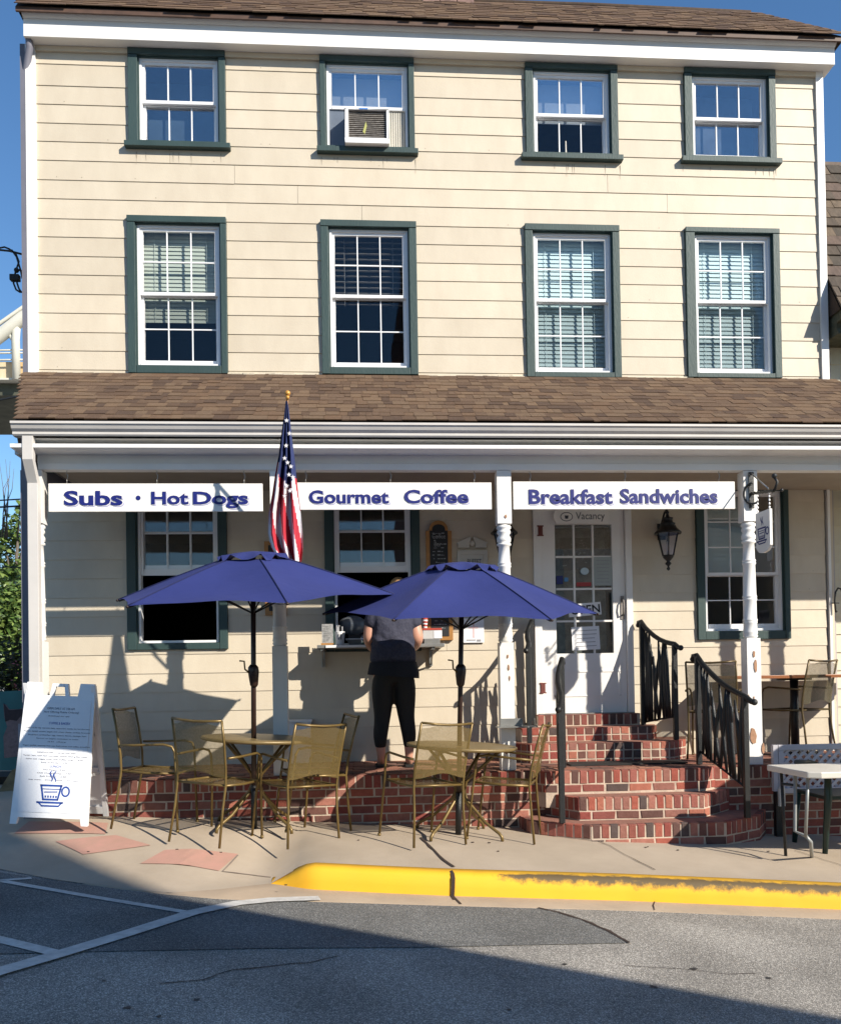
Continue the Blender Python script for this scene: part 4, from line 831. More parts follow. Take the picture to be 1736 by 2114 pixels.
# ------------------------------------------------------------------ menu boards by the serving hatch
def chalk(label, x0, x1, y0, y1, arch=True, Y=-.03):
    X0, X1, Z0, Z1 = W(x0, y0, Y).x, W(x1, y0, Y).x, W((x0+x1)/2, y1, Y).z, W((x0+x1)/2, y0, Y).z
    t = thing('chalkboard_menu', label, 'menu board', ((X0+X1)/2, Y, Z0)); f = .038; sh = (X1-X0)*.42
    def outline(i):
        a, b, z0 = X0+i, X1-i, Z0+i; cx = (a+b)/2; zt = Z1-sh
        P = [(a, z0), (b, z0), (b, zt)]; r = (b-a)/2*.72
        if arch: P += [(cx+r, zt+.0)]+[(cx+r*math.cos(k*math.pi/10), zt+.015+(sh-i-.02)*math.sin(k*math.pi/10)) for k in range(11)]+[(cx-r, zt), (a, zt)]
        else: P += [(b, Z1-i), (a, Z1-i)]; P.pop(2)
        return P
    obj('frame', MB().prism(outline(0), Y-.022, Y+.02), M_GOLD, t, .003); obj('slate', MB().prism(outline(f), Y-.026, Y-.0225), M_CHALK, t)
    wr = MB(); rg = random.Random(3)
    n = int((Z1-sh-Z0-2*f)/.035)
    for i in range(n):
        z = Z1-sh-.03-i*.035; x = X0+f+.02+rg.uniform(0, .02)
        while x < X1-f-.04:
            l = rg.uniform(.008, .03); 
            if rg.random() < .72: wr.box(x, x+l, Y-.0275, Y-.0262, z, z+rg.uniform(.004, .011))
            x += l+.006
    obj('chalk_lines', wr, M_CHW, t); return t, (X0, X1, Z0, Z1)
t, q = chalk('tall gold-framed arched chalkboard menu between the serving hatch and the coffee board', 878, 931, 1074, 1322)
text('Coffee', 'chalk_title', M_CHW, t, q[0]+.06, q[1]-.06, W(900, 1112, -.06).z, W(900, 1102, -.06).z, -.057); text('Bar', 'chalk_title', M_CHW, t, q[0]+.08, q[1]-.1, W(900, 1128, -.06).z, W(900, 1118, -.06).z, -.057); text('Free', 'chalk_title', M_CHW, t, q[0]+.06, q[1]-.07, W(900, 1275, -.06).z, W(900, 1264, -.06).z, -.057)
chalk('gold-framed chalkboard hung behind the flag beside the second porch post', 546, 590, 1118, 1270, False)
t = thing('coffee_board', 'grey-white wall board with broken pediment lettered BUFFET, behind the right umbrella', 'sign', (W(975, 1200).x, -.03, W(975, 1240).z))
x0, x1 = W(943, 1150).x, W(1005, 1150).x; zt = W(975, 1137).z; M_CB = mat('pale_grey_board', (.50, .49, .45), .6, .05, 5)
obj('panel', holed(x0, x1, W(975, 1235).z, zt, -.045, -.02, [[x0+.04, x1-.04, W(975, 1232).z, zt-.04]]).box(x0+.04, x1-.04, -.034, -.02, W(975, 1232).z, zt-.04), M_CB, t, .002)
zc = W(975, 1132).z; zp = W(975, 1110).z; xc = (x0+x1)/2
for s_ in (-1, 1): obj('pediment', MB().prism([(xc+s_*p, z) for p, z in ((.012, zp), (.03, zp), (.15, zp-.055), (.135, zc+.03), (.14, zc), (.03, zc), (.03, zc+.04), (.012, zc+.08))][::s_], -.05, -.025), M_CB, t, .002)
obj('medallion', MB().ball((xc, -.04, zc+.045), .028, (1, .35, 1)), M_CB, t)
text('BUFFET', 'lettering', MATS['dark_print'], t, xc-.05, x1-.06, W(975, 1165).z, W(975, 1155).z, -.036)
# clipboard notice
t = thing('clear_pocket_notice', 'white pocket notice with a pink cross hanging right of the chalkboard', 'notice', (W(975, 1320).x, -.02, W(975, 1325).z))
nx0, nx1 = W(955, 1300).x, W(998, 1300).x; za, zb_, zc_ = W(975, 1327).z, W(975, 1277).z, W(975, 1255).z
obj('hanger', MB().prism([(nx0, zb_+.001), (nx1, zb_+.001), (nx1-.04, zc_-.02), (nx1-.055, zc_+.01), (nx0+.055, zc_+.01), (nx0+.04, zc_-.02)], -.036, -.024), mat('grey_acrylic', (.40, .41, .43), .4, .1, 8), t)
obj('hanger_slot', MB().box(nx0+.06, nx1-.06, -.0375, -.0362, zc_-.035, zc_-.005), M_IRON, t)
box('sheet', nx0, nx1, -.034, -.026, za, zb_, M_PAPER, t); pk = mat('pink_print', (.75, .5, .5), .7, .1, 10); cx = (nx0+nx1)/2; cz = (za+zb_)/2
obj('cross_print', MB().box(cx-.007, cx+.007, -.0355, -.0342, cz-.07, cz+.07).box(cx-.045, cx-.0075, -.0355, -.0342, cz+.02, cz+.036).box(cx+.0075, cx+.045, -.0355, -.0342, cz+.02, cz+.036), pk, t)
obj('print', MB().box(cx-.07, cx+.02, -.0355, -.0342, za+.02, za+.03).box(cx+.03, cx+.07, -.0355, -.0342, za+.01, za+.03), MATS['grey_print'], t)
# ------------------------------------------------------------------ serving shelf and what stands on it
sx0, sx1 = W(655, 1330, -.3).x, W(917, 1330, -.3).x; sz = W(785, 1330, -.34).z
SH = thing('serving_shelf', 'white counter shelf under the serving hatch, covered with dispensers and boxes', 'shelf', ((sx0+sx1)/2, 0, sz))
box('shelf_top', sx0, sx1, -.34, .05, sz-.03, sz, M_ALU, SH, .004); box('front_trim', sx0+.08, sx0+.6, -.352, -.342, sz-.026, sz-.004, M_VINYL, SH)
for x in (sx0+.03, sx1-.12): obj('bracket', MB().box(x, x+.03, -.32, -.02, sz-.052, sz-.031).box(x, x+.03, -.05, -.02, sz-.2, sz-.053).tube([(x+.015, -.3, sz-.05), (x+.015, -.04, sz-.19)], .008, 6), M_ALU, SH)
def wx(px, Y): return W(px, 1320, Y).x
def wz(py, Y): return W(785, py, Y).z
t = thing('menu_holder', 'clear acrylic menu holder at the left end of the serving shelf', 'menu holder', (wx(676, -.25), -.25, sz))
box('stand', wx(663, -.25), wx(690, -.25), -.262, -.22, sz, sz+.02, M_GOLD, t); box('sheet', wx(665, -.25), wx(688, -.25), -.25, -.243, sz+.02, wz(1287, -.25), mat('grey_menu_sheet', (.42, .42, .42), .5, .3, 40), t)
m_ = MB()
for i in range(9): z = sz+.04+i*.017; m_.box(wx(668, -.25), wx(684, -.25)-random.uniform(0, .03), -.253, -.2505, z, z+.005)
obj('print', m_, MATS['pale_print'], t)
t = thing('cutlery_cup', 'white cup of plastic cutlery on the serving shelf beside the menu holder', 'cup', (wx(702, -.24), -.24, sz))
obj('cup', MB().lathe([(.035, sz), (.038, sz+.01), (.046, sz+.12), (.047, sz+.125)], wx(702, -.24), -.24, 14), M_VINYL, t)
for k in range(6): x = wx(702, -.24)+random.uniform(-.03, .03); obj('cutlery', MB().box(x-.005, x+.005, -.25, -.245, sz+.06, sz+.17+random.uniform(0, .02)), mat('grey_plastic', (.4, .4, .42), .4, .1, 9), t)
obj('print', MB().box(wx(698, -.29), wx(700, -.29), -.288, -.284, sz+.05, sz+.1).box(wx(703, -.29), wx(705, -.29), -.288, -.284, sz+.05, sz+.1), MATS['dark_print'], t)
t = thing('foil_tray', 'silver foil tray on the shelf behind the cutlery cup', 'tray', (wx(735, -.15), -.15, sz))
obj('tray', MB().hexa([(wx(722, -.2), -.22, sz), (wx(757, -.2), -.22, sz), (wx(757, -.2), -.04, sz), (wx(722, -.2), -.04, sz), (wx(716, -.2), -.25, sz+.05), (wx(762, -.2), -.25, sz+.05), (wx(762, -.2), -.02, sz+.05), (wx(716, -.2), -.02, sz+.05)]), M_ALU, t); box('rim', wx(714, -.2), wx(764, -.2), -.26, -.02, sz+.052, sz+.06, M_VINYL, t)
box('dark_lid', wx(720, -.2), wx(760, -.2), -.24, -.03, sz+.062, sz+.10, M_IRON, t, .004)
t = thing('glass_jar', 'clear glass tip jar on the serving shelf left of the standing customer', 'jar', (wx(752, -.28), -.28, sz))
obj('jar', MB().lathe([(.028, sz), (.032, sz+.02), (.034, sz+.06), (.022, sz+.075), (.024, sz+.085)], wx(751, -.28), -.29, 12), M_GLASSM, t)
box('coins', wx(746, -.28), wx(756, -.28), -.302, -.278, sz+.003, sz+.025, mat('green_note', (.1, .2, .12), .8, .2, 30), t)
t = thing('straw_box', 'white and red paper carton on the shelf right of the customer', 'box', (wx(890, -.24), -.24, sz))
b0, b1 = wx(872, -.24), wx(911, -.24)
box('lower_box', b0+.01, b1-.02, -.31, -.14, sz+.001, sz+.045, M_ALU, t, .003); box('carton', b0, b1, -.30, -.13, sz+.046, wz(1303, -.24), mat('grey_carton', (.52, .51, .50), .6, .06, 20), t, .003)
box('white_end', b1-.075, b1+.001, -.304, -.301, sz+.05, wz(1304, -.24), M_PAPER, t); box('red_stripe', b0, b1, -.303, -.1305, wz(1303, -.24)+.001, wz(1300, -.24)+.006, mat('red_card', (.45, .05, .03), .6, .1, 9), t)
t = thing('striped_cup', 'small red and white striped cup at the right end of the shelf', 'cup', (wx(876, -.2), -.16, wz(1300, -.2)))
for k in range(6): z = wz(1300, -.2)+.008+k*.016; obj('band', MB().lathe([(.018+.0015*k, z), (.0195+.0015*k, z+.0155)], wx(878, -.2), -.2, 12), MATS['red_card'] if k % 2 else M_PAPER, t)
t = thing('hatch_clutter', 'pale blue-grey plastic bag just inside the serving hatch', 'bag', (wx(725, .1), .12, wz(1300, .1)))
obj('bag', MB().ball((wx(728, .12), .16, wz(1290, .12)), .13, (1.1, .6, .75)), mat('blue_grey_plastic', (.17, .19, .22), .35, .25, 12, .5, 20), t)
# utility box low on the wall behind table one
ux0, ux1, uz1 = W(594, 1520).x, W(644, 1520).x, W(620, 1489).z
t = thing('utility_box', 'low white utility box against the wall just right of the second porch post', 'box', ((ux0+ux1)/2, -.1, 0)); box('body', ux0, ux1, -.22, -.02, .01, uz1, M_VINYL, t, .006); box('lid', ux0-.012, ux1+.012, -.235, -.018, uz1+.001, uz1+.02, M_VINYL, t, .003)
# ------------------------------------------------------------------ metal ledge on the middle post
lz = W(1080, 1502, YP-.2).z
t = thing('metal_ledge', 'small galvanised metal ledge screwed to the middle porch post', 'ledge', (P3[1], YP-.1, lz))
l0, l1 = W(1026, 1502, YP-.15).x, W(1107, 1502, YP-.15).x
obj('plate', MB().box(l0, l1, YP-.20, YP-.066, lz, lz+.008).box(l0+.04, l1-.10, YP-.08, YP-.0665, lz+.009, lz+.07), M_ALU, t); obj('side_flange', MB().add([(l1, YP-.2, lz), (l1, YP-.066, lz), (l1, YP-.066, lz+.07), (l1+.004, YP-.2, lz), (l1+.004, YP-.066, lz), (l1+.004, YP-.066, lz+.07)], [(0, 1, 2), (5, 4, 3), (0, 3, 4, 1), (1, 4, 5, 2), (2, 5, 3, 0)]), M_ALU, t)
# ------------------------------------------------------------------ hanging cup sign on the right post
t = thing('bracket_sign', 'double-sided coffee cup sign hanging from a scrolled iron bracket on the right porch post', 'sign', (P4[1], YP-.1, 1.9))
bx, by = P4[1], YP-.07
z_t, z_b = W(1548, 975, by).z, W(1548, 1050, by).z
box('wall_plate', bx-.022, bx+.022, by-.012, by, z_b, z_t, M_IRON, t, .002)
ae = W(1611, 1012, by-.42)
e0 = Vector((bx, by-.01, W(1548, 1020, by).z)); e1_ = W(1598, 1013, by-.40)
obj('twisted_arm', MB().tube([e0.lerp(e1_, k/14)+Vector((0, 0, .004*(-1)**k)) for k in range(15)], [.009 if k % 2 else .014 for k in range(15)], 6), mat('bronzed_iron', (.06, .055, .04), .5, .3, 30), t)
obj('brace', MB().tube([(bx, by-.01, W(1548, 978, by).z), tuple(e1_+Vector((-.04, .02, .02)))], .006, 6), M_ALU, t)
obj('scroll', MB().tube([tuple(e0+Vector((.0+.06*math.cos(a), -.02-.04*math.cos(a), .0+.09*math.sin(a)))) for a in np.linspace(1.5, 5.4, 12)], .009, 6), M_IRON, t); obj('end_scroll', MB().tube([tuple(e1_), tuple(e1_+Vector((.02, -.01, .07))), tuple(e1_+Vector((.0, 0, .11)))], .012, 6).ball(tuple(e1_+Vector((.0, 0, .12))), .022).ball(tuple(e1_+Vector((.05, -.02, 0))), .014), M_IRON, t)
dirs = (e1_-e0).normalized(); dirs.z = 0; dirs.normalize(); pc = e0.lerp(e1_, .52)
def sg(u, v, n_=0): q = pc+dirs*u; nn = Vector((-dirs.y, dirs.x, 0))*-n_; return (q.x+nn.x if 0 else q.x-dirs.y*-n_*-1, q.y+dirs.x*-n_, v)
sgz1, sgz0 = W(1580, 1056, by-.2).z, W(1580, 1142, by-.2).z
def panel(poly, n0, n1):
    nn = Vector((dirs.y, -dirs.x, 0)); m_ = MB(); n = len(poly); vs = []
    for o_ in (n0, n1): vs += [tuple(Vector(((pc+dirs*u).x, (pc+dirs*u).y, v))+nn*o_) for u, v in poly]
    return m_.add(vs, [tuple(range(n)), tuple(range(2*n-1, n-1, -1))]+[(i, i+n, (i+1) % n+n, (i+1) % n) for i in range(n)])
hw = .12
obj('board', panel([(-hw, sgz0+.05), (-hw*.6, sgz0+.01), (0, sgz0), (hw*.6, sgz0+.01), (hw, sgz0+.05), (hw, sgz1)]+[(-hw, sgz1)], -.012, .012), M_SIGN, t, .003)
zc = (sgz0+sgz1)/2
def ring(cx, cz, rx, rz_, th, n=18, a0=0, a1=6.2832, m_=None, N0=.0125, N1=.015):
    out = []
    for k in range(n):
        a, b = a0+(a1-a0)*k/n, a0+(a1-a0)*(k+1)/n
        out.append([(cx+rx*math.cos(a), cz+rz_*math.sin(a)), (cx+rx*math.cos(b), cz+rz_*math.sin(b)), (cx+(rx-th)*math.cos(b), cz+(rz_-th)*math.sin(b)), (cx+(rx-th)*math.cos(a), cz+(rz_-th)*math.sin(a))])
    return out
def cup_polys(cx, cz, s_):
    """line drawing of a steaming cup on a saucer, as quads"""
    t_ = .07*s_; Q = []
    w0, w1_ = .42*s_, .30*s_; zt, zb = cz+.30*s_, cz-.28*s_
    Q += [[(cx-w0, zt), (cx+w0, zt), (cx+w0, zt-t_), (cx-w0, zt-t_)], [(cx-w0, zt), (cx-w0+t_, zt), (cx-w1_+t_, zb), (cx-w1_, zb)], [(cx+w0-t_, zt), (cx+w0, zt), (cx+w1_, zb), (cx+w1_-t_, zb)], [(cx-w1_, zb+t_), (cx+w1_, zb+t_), (cx+w1_, zb), (cx-w1_, zb)]]
    Q += [[(cx-w0*.92, zt-.15*s_), (cx+w0*.92, zt-.15*s_), (cx+w0*.92, zt-.18*s_), (cx-w0*.92, zt-.18*s_)]]
    Q += ring(cx+w0+.13*s_, cz+.06*s_, .17*s_, .20*s_, t_*.9, 14)
    Q += [[(cx-.52*s_, zb-.04*s_), (cx+.50*s_, zb-.04*s_), (cx+.48*s_, zb-.04*s_-t_), (cx-.50*s_, zb-.04*s_-t_)], [(cx-.52*s_, zb-.04*s_), (cx-.44*s_, zb-.05*s_), (cx-.28*s_, zb-.19*s_), (cx-.32*s_, zb-.22*s_)], [(cx+.42*s_, zb-.05*s_), (cx+.50*s_, zb-.04*s_), (cx+.34*s_, zb-.22*s_), (cx+.30*s_, zb-.19*s_)], [(cx-.33*s_, zb-.17*s_), (cx+.33*s_, zb-.17*s_), (cx+.33*s_, zb-.23*s_), (cx-.33*s_, zb-.23*s_)]]
    for k, o_ in ((0, -.03), (1, .10)):
        pts = [(cx+(o_+.05*math.sin(v*6.3+k))*s_, cz+(.40+.42*v)*s_) for v in np.linspace(0, 1, 8)]
        for i in range(7):
            w_ = .035*s_*math.sin(math.pi*(i+1)/9); w2_ = .035*s_*math.sin(math.pi*(i+2)/9)
            Q.append([(pts[i][0]-w_, pts[i][1]), (pts[i][0]+w_, pts[i][1]), (pts[i+1][0]+w2_, pts[i+1][1]), (pts[i+1][0]-w2_, pts[i+1][1])])
    for k in range(5): Q.append([(cx+(-.22+.1*k)*s_, cz-.10*s_), (cx+(-.16+.1*k)*s_, cz-.10*s_), (cx+(-.16+.1*k)*s_, cz-.18*s_), (cx+(-.22+.1*k)*s_, cz-.18*s_)])
    Q.append([(cx-.25*s_, cz+.04*s_), (cx+.25*s_, cz+.06*s_), (cx+.25*s_, cz+.02*s_), (cx-.25*s_, cz+.0*s_)])
    return Q
nn = Vector((dirs.y, -dirs.x, 0)); m_ = MB()
for q in cup_polys(-.015, zc-.01, .17): m_.add([tuple(Vector(((pc+dirs*u).x, (pc+dirs*u).y, v))+nn*.0135) for u, v in q], [(0, 1, 2, 3)])
obj('cup_drawing', m_, M_NAVY, t)
for u in (-.1, .1):
    q = pc+dirs*u; m_ = MB(); zz = e0.lerp(e1_, .55+u/.35*.5).z
    for k in range(5): z = sgz1+(zz-sgz1)*(k+.5)/5; m_.ball((q.x, q.y, z), .009, (1, .5, 1.3), 6, 4)
    obj('chain', m_, M_VINYL, t)
# ------------------------------------------------------------------ patio furniture
def tilt(yaw):
    n = Vector((-GX, -GY, 1)).normalized(); f = Vector((math.cos(yaw), math.sin(yaw), 0)); f = (f-n*f.dot(n)).normalized(); s_ = n.cross(f)   # f forward (local +y), right = f x n
    r_ = f.cross(n); return Matrix((r_, f, n)).transposed().to_euler()
def make_chair(name, label, group, mt, mm_, bar=False):
    t = thing(name, label, 'chair', (0, 0, 0), group); r = .0094; hs = .70 if bar else .43; hb = .36
    def add(nm, pts, rr=r): return obj(nm, MB().tube(pts, rr, 7), mt, t, 0, True)
    for s_ in (-1, 1):
        sp = .03 if not bar else .06
        add('rear_leg', [(s_*(.205+sp*.5), -.26, 0), (s_*.208, -.225, hs*.6), (s_*.21, -.205, hs), (s_*.212, -.215, hs+.12), (s_*.215, -.25, hs+.30), (s_*.215, -.29, hs+.46)])
        add('front_leg', [(s_*(.215+sp*.5), .25, 0), (s_*.222, .215, hs), (s_*.228, .20, hs+.16), (s_*.235, .18, hs+.20), (s_*.24, .12, hs+.215), (s_*.24, -.10, hs+.20), (s_*.228, -.215, hs+.195)])
        add('foot_cap', [(s_*(.215+sp*.5), .25, 0), (s_*(.215+sp*.5), .249, .02)], .013)
    # seat frame and curved top rail
    add('seat_frame', [(-.21, -.2, hs), (-.218, .0, hs-.004), (-.20, .22, hs), (.20, .22, hs), (.218, 0, hs-.004), (.21, -.2, hs), (-.21, -.2, hs)])
    add('top_rail', [(-.215, -.29, hs+.46), (-.11, -.315, hs+.452), (0, -.322, hs+.448), (.11, -.315, hs+.452), (.215, -.29, hs+.46)])
    S = [[((-.212+.424*i/8), (-.2+.42*j/6), hs-.006-.012*math.sin(math.pi*i/8)*math.sin(math.pi*j/6)) for j in range(7)] for i in range(9)]
    obj('seat', MB().grid(S), mm_, t, 0, True)
    Bk = [[(-.212+.424*i/8, (-.225 if j == 0 else -.222-.068*(j/6)**1.3)-.032*math.sin(math.pi*i/8), hs+.075+.02*math.cos(math.pi*(i/4-1))+(.365)*j/6) for j in range(7)] for i in range(9)]
    obj('backrest', MB().grid(Bk), mm_, t, 0, True)
    if bar: add('foot_rail', [(-.225, .24, .3), (.225, .24, .3)]); add('foot_rail', [(-.22, -.25, .3), (-.225, .24, .3)]); add('foot_rail', [(.22, -.25, .3), (.225, .24, .3)])
    return t
def place(o, x, y, yaw, z=None):
    o.location = (x, y, walkz(x, y) if z is None else z); o.rotation_euler = tilt(yaw) if z is None else (0, 0, yaw-math.pi/2)
def pose(rear_a, rear_b, front=None):
    a, b = Gp(*rear_a), Gp(*rear_b); m = (a+b)/2; d = (b-a); d.z = 0; d.normalize(); f = Vector((-d.y, d.x, 0)); c = m+f*.26; return c.x, c.y, math.atan2(f.y, f.x)
gc = 'bronze mesh armchairs round the two patio tables'
ch = make_chair('patio_chair', 'bronze mesh armchair left front of the left table, its back to the street', gc, M_BRONZE, M_MESH)
place(ch, *pose((352, 1727), (450, 1740)))
def chair(px_or, label):
    c = dup(ch, (0, 0, 0), label, gc); place(c, *px_or); return c
chair(pose((603, 1739), (693, 1730)), 'bronze mesh armchair right front of the left table, turned left')
a = pose((853, 1748), (955, 1747)); chair((a[0]-.05, a[1]+.0, a[2]+.28), 'bronze mesh armchair in front of the right table, back to the street')
a = Gp(1110, 1733); f = (Gp(988, 1723)-a); yw = math.atan2(f.y, f.x); chair((a.x+math.cos(yw)*.26, a.y+math.sin(yw)*.26, yw), 'bronze mesh armchair right of the right table, seen side-on facing left')
a = Gp(254, 1700); f = Gp(395, 1704)-a; yw = math.atan2(f.y, f.x)-.12; chair((a.x+math.cos(yw)*.26, a.y+math.sin(yw)*.26, yw), 'bronze mesh armchair beside the sandwich board, seen side-on facing right')
a = Gp(712, 1705); yw = math.radians(196); chair((a.x+math.cos(yw)*.27, a.y+math.sin(yw)*.27, yw), 'bronze mesh armchair partly behind the one right of the left table, facing the left table')
def make_table(label):
    t = thing('patio_table', label, 'table', (0, 0, 0), 'round bronze patio tables with an umbrella'); H = .70; Rr = .43
    obj('tabletop', MB().lathe([(Rr-.02, H-.028), (Rr, H-.022), (Rr+.002, H-.012), (Rr, H-.002), (Rr-.012, H), (.0, H+.0015)], 0, 0, 48), mat('bronze_table_top', (.22, .155, .065), .42, .12, 20, .15, 200, metal=.2), t, 0, True)
    for k in range(4):
        a = math.pi/4+k*math.pi/2+.12; c, s_ = math.cos(a), math.sin(a)
        obj('leg', MB().tube([(c*.33, s_*.33, H-.03), (c*.16, s_*.16, .52), (c*.055, s_*.055, .42), (c*.04, s_*.04, .34), (c*.07, s_*.07, .27), (c*.24, s_*.24, .12), (c*.36, s_*.36, .055), (c*.385, s_*.385, .03), (c*.39, s_*.39, 0)], .0125, 8), M_BRONZE, t, 0, True)
    obj('hub', MB().lathe([(.03, .30), (.045, .31), (.045, .45), (.03, .46)], 0, 0, 14), M_BRONZE, t, 0, True)
    return t
T1 = Gp(525, 1708); T2 = Gp(946, 1723)
tb = make_table('round bronze table under the left umbrella'); n_ = Vector((-GX, -GY, 1)).normalized(); te = Vector((0, 0, 1)).rotation_difference(n_).to_euler()
tb.location = T1; tb.rotation_euler = te; tb2 = dup(tb, T2, 'round bronze table under the right umbrella'); tb2.rotation_euler = te
def umbrella(label, base, apex_px, rim_px, ang, lean, plean=(0, 0), Rr=1.02):
    """apex and rim heights come from the pixels at the pole's distance"""
    hy = base.y+plean[1]; za = W(*apex_px, hy).z; zr = W(*rim_px, hy).z; t = thing('patio_umbrella', label, 'umbrella', tuple(base), 'navy market umbrellas over the patio tables')
    ax = Vector((lean[0], lean[1], 1)).normalized(); rot = Vector((0, 0, 1)).rotation_difference(ax).to_matrix(); P0 = Vector((base.x, base.y, base.z))
    H = za-base.z; h = zr-base.z
    def T(p): k = p[2]/H; return tuple(P0+rot @ Vector(p)+Vector((plean[0]*k, plean[1]*k, 0)))
    obj('pole', MB().tube([T((0, 0, .02)), T((0, 0, H-.05))], .019, 12), M_POLE, t)
    obj('base_sleeve', MB().tube([T((0, 0, .0)), T((0, 0, .34))], .024, 12), M_IRON, t)
    top = H-.062; rt = .235
    for k in range(6):
        a0, a1 = ang+k*math.pi/3, ang+(k+1)*math.pi/3; n = 12; P = []
        for i in range(n+1):
            row = []; s_ = i/n
            for j in range(11):
                u = j/10; e0_ = Vector((math.cos(a0), math.sin(a0), 0)); e1__ = Vector((math.cos(a1), math.sin(a1), 0)); rr = rt+(Rr-rt)*s_
                p = (e0_*(1-u)+e1__*u)*rr; sag = math.sin(math.pi*u)
                z = top+(h-top)*(s_**1.08)-.045*sag*math.sin(math.pi*s_)*.8+.02*sag*s_**6+.006*math.sin(9*u+k*2)*s_*sag
                p *= 1-.025*sag*s_**3
                row.append(T((p.x, p.y, z)))
            P.append(row)
        obj('canopy_panel', MB().grid(P), M_CANVAS, t)
        obj('seam', MB().tube([tuple(Vector(P[i][0])+Vector((0, 0, .003))) for i in range(n+1)], .0045, 5), MATS['navy_canvas_seam'] if 'navy_canvas_seam' in MATS else mat('navy_canvas_seam', (.007, .012, .075), .8, .1, 9), t)
        q0 = Vector((math.cos(a0), math.sin(a0), 0)); obj('rib', MB().tube([T(tuple(q0*.05+Vector((0, 0, top-.01)))), T(tuple(q0*(Rr*.55)+Vector((0, 0, top+(h-top)*.52-.02)))), T(tuple(q0*(Rr-.01)+Vector((0, 0, h-.008))))], .007, 6), M_IRON, t)
        obj('strut', MB().tube([T((0, 0, h-.12)), T(tuple(q0*(Rr*.5)+Vector((0, 0, top+(h-top)*.47-.02))))], .006, 6), M_IRON, t)
        obj('rib_tip', MB().ball(T(tuple(q0*(Rr+.005)+Vector((0, 0, h-.004)))), .012, (1, 1, .8), 8, 5), M_POLE, t)
    vent = []
    for i, (rr, zz) in enumerate(((.012, H-.002), (.08, H-.008), (.16, H-.020), (.23, H-.038), (.275, H-.052))):
        row = []
        for k in range(37):
            a = ang+k*math.pi/18; hx_ = math.cos(math.pi/6)/math.cos(((a-ang) % (math.pi/3))-math.pi/6)
            wv_ = (.022*math.sin(a*9+1)+.014*math.sin(a*14))*(i/4)**2; row.append(T((rr*hx_*math.cos(a), rr*hx_*math.sin(a), zz+wv_)))
        vent.append(row)
    obj('vent_cap', MB().grid(vent), mat('navy_canvas_vent', (.015, .026, .150), .8, .1, 3, .25, 500), t)
    zc_ = W(apex_px[0], 1388, base.y).z-base.z
    obj('crank_housing', MB().lathe([(.02, -.10), (.03, -.085), (.038, -.02), (.042, .02), (.038, .05), (.022, .07)], 0, 0, 12).xf(Matrix.Translation(Vector(T((0, 0, zc_)))) @ rot.to_4x4()), M_POLE, t)
    obj('crank_handle', MB().tube([T((-.03, -.02, zc_+.01)), T((-.06, -.03, zc_+.04)), T((-.065, -.03, zc_+.10)), T((-.10, -.035, zc_+.105))], .007, 6), M_BRONZE, t)
    return t
umbrella('left navy patio umbrella with the flag trailing over its top', T1, (541, 1143), (541, 1234), R(-12), (-.02, -.14), (.11, -.12), 1.06)
umbrella('right navy patio umbrella in front of the standing customer', T2, (946, 1164), (946, 1267), R(-2), (.01, -.12), (.0, -.12))
TX = Vector((5.0, -2.9, walkz(5.0, -2.9)))  # unseen umbrella and table, added to throw shade on lattice and bricks
_a = Vector((T2.x, TX.y, 0)); umbrella('unseen third navy umbrella, added past the right edge to shade the lattice and bricks', TX, (946, 1120), (946, 1250), R(10), (0, 0))
tb3_ = dup(tb, TX, 'unseen round bronze table added under the third umbrella'); tb3_.rotation_euler = te
# ------------------------------------------------------------------ flag
FT = W(594, 812, -1.75); FB = Vector((P2[1], YP-.07, W(578, 1130, YP).z))
t = thing('flag', 'American flag hanging limp from a pole with a gold ball, over the left umbrella', 'flag', tuple(FB))
obj('flag_pole', MB().tube([FB, FT], .010, 8), M_GOLD, t); obj('finial', MB().ball(FT, .022).lathe([(.012, FT.z-.045), (.014, FT.z-.02)], FT.x, FT.y, 10), mat('gold_ball', (.62, .30, .06), .35, .1, 10, metal=.2), t)
M_FR = mat('flag_red', (.50, .025, .045), .8, .1, 5); M_FW = mat('flag_white', (.72, .70, .72), .8, .05, 5); M_FB = mat('flag_navy', (.022, .035, .13), .8, .1, 5)
ys_ = [828, 860, 900, 940, 980, 1020, 1060, 1100, 1130, 1150, 1163, 1172]
xl = [590, 586, 580, 575, 567, 561, 553, 552, 558, 568, 576, 586]
xr = [594, 598, 602, 607, 611, 615, 620, 623, 624, 622, 620, 616]
NU = 60; P = []; YFg = -1.72
def fl(j): return interp(list(zip(range(len(ys_)), xl)), j), interp(list(zip(range(len(ys_)), xr)), j), interp(list(zip(range(len(ys_)), ys_)), j)
NV = 66; vv = []; mi = []
for jj in range(NV+1):
    jf = jj/NV*(len(ys_)-1); a, b, y = fl(jf); v = (y-828)/(1172-828); row = []
    for i in range(NU+1):
        u = i/NU; ph = u*2*math.pi*3.2; dep = (.012+.075*v)*math.sin(ph+v*1.3)+.02*v*math.sin(u*5)
        x = a+(b-a)*(u+.030*math.sin(ph*1.0+.9)); row.append(W(x, y+3*math.sin(ph)*v, YFg+dep-.02))
    P.append(row)
mf = MB().grid(P)
me = mf.mesh('cloth', None)
for m0 in (M_FR, M_FW, M_FB): me.materials.append(m0)
for j in range(NV):
    for i in range(NU):
        u, v = (i+.5)/NU, (j+.5)/NV
        if v < .41-.10*abs(u-.62) and .0 < u+.3*(v) <= 2 and not (u < .16+.0*v and v > .30): k = 2
        else: k = int((u*6.2-v*4.4+.25*math.sin(u*7)+10)) % 2
        mi.append(k)
me.polygons.foreach_set('material_index', mi); link('cloth', me, t)
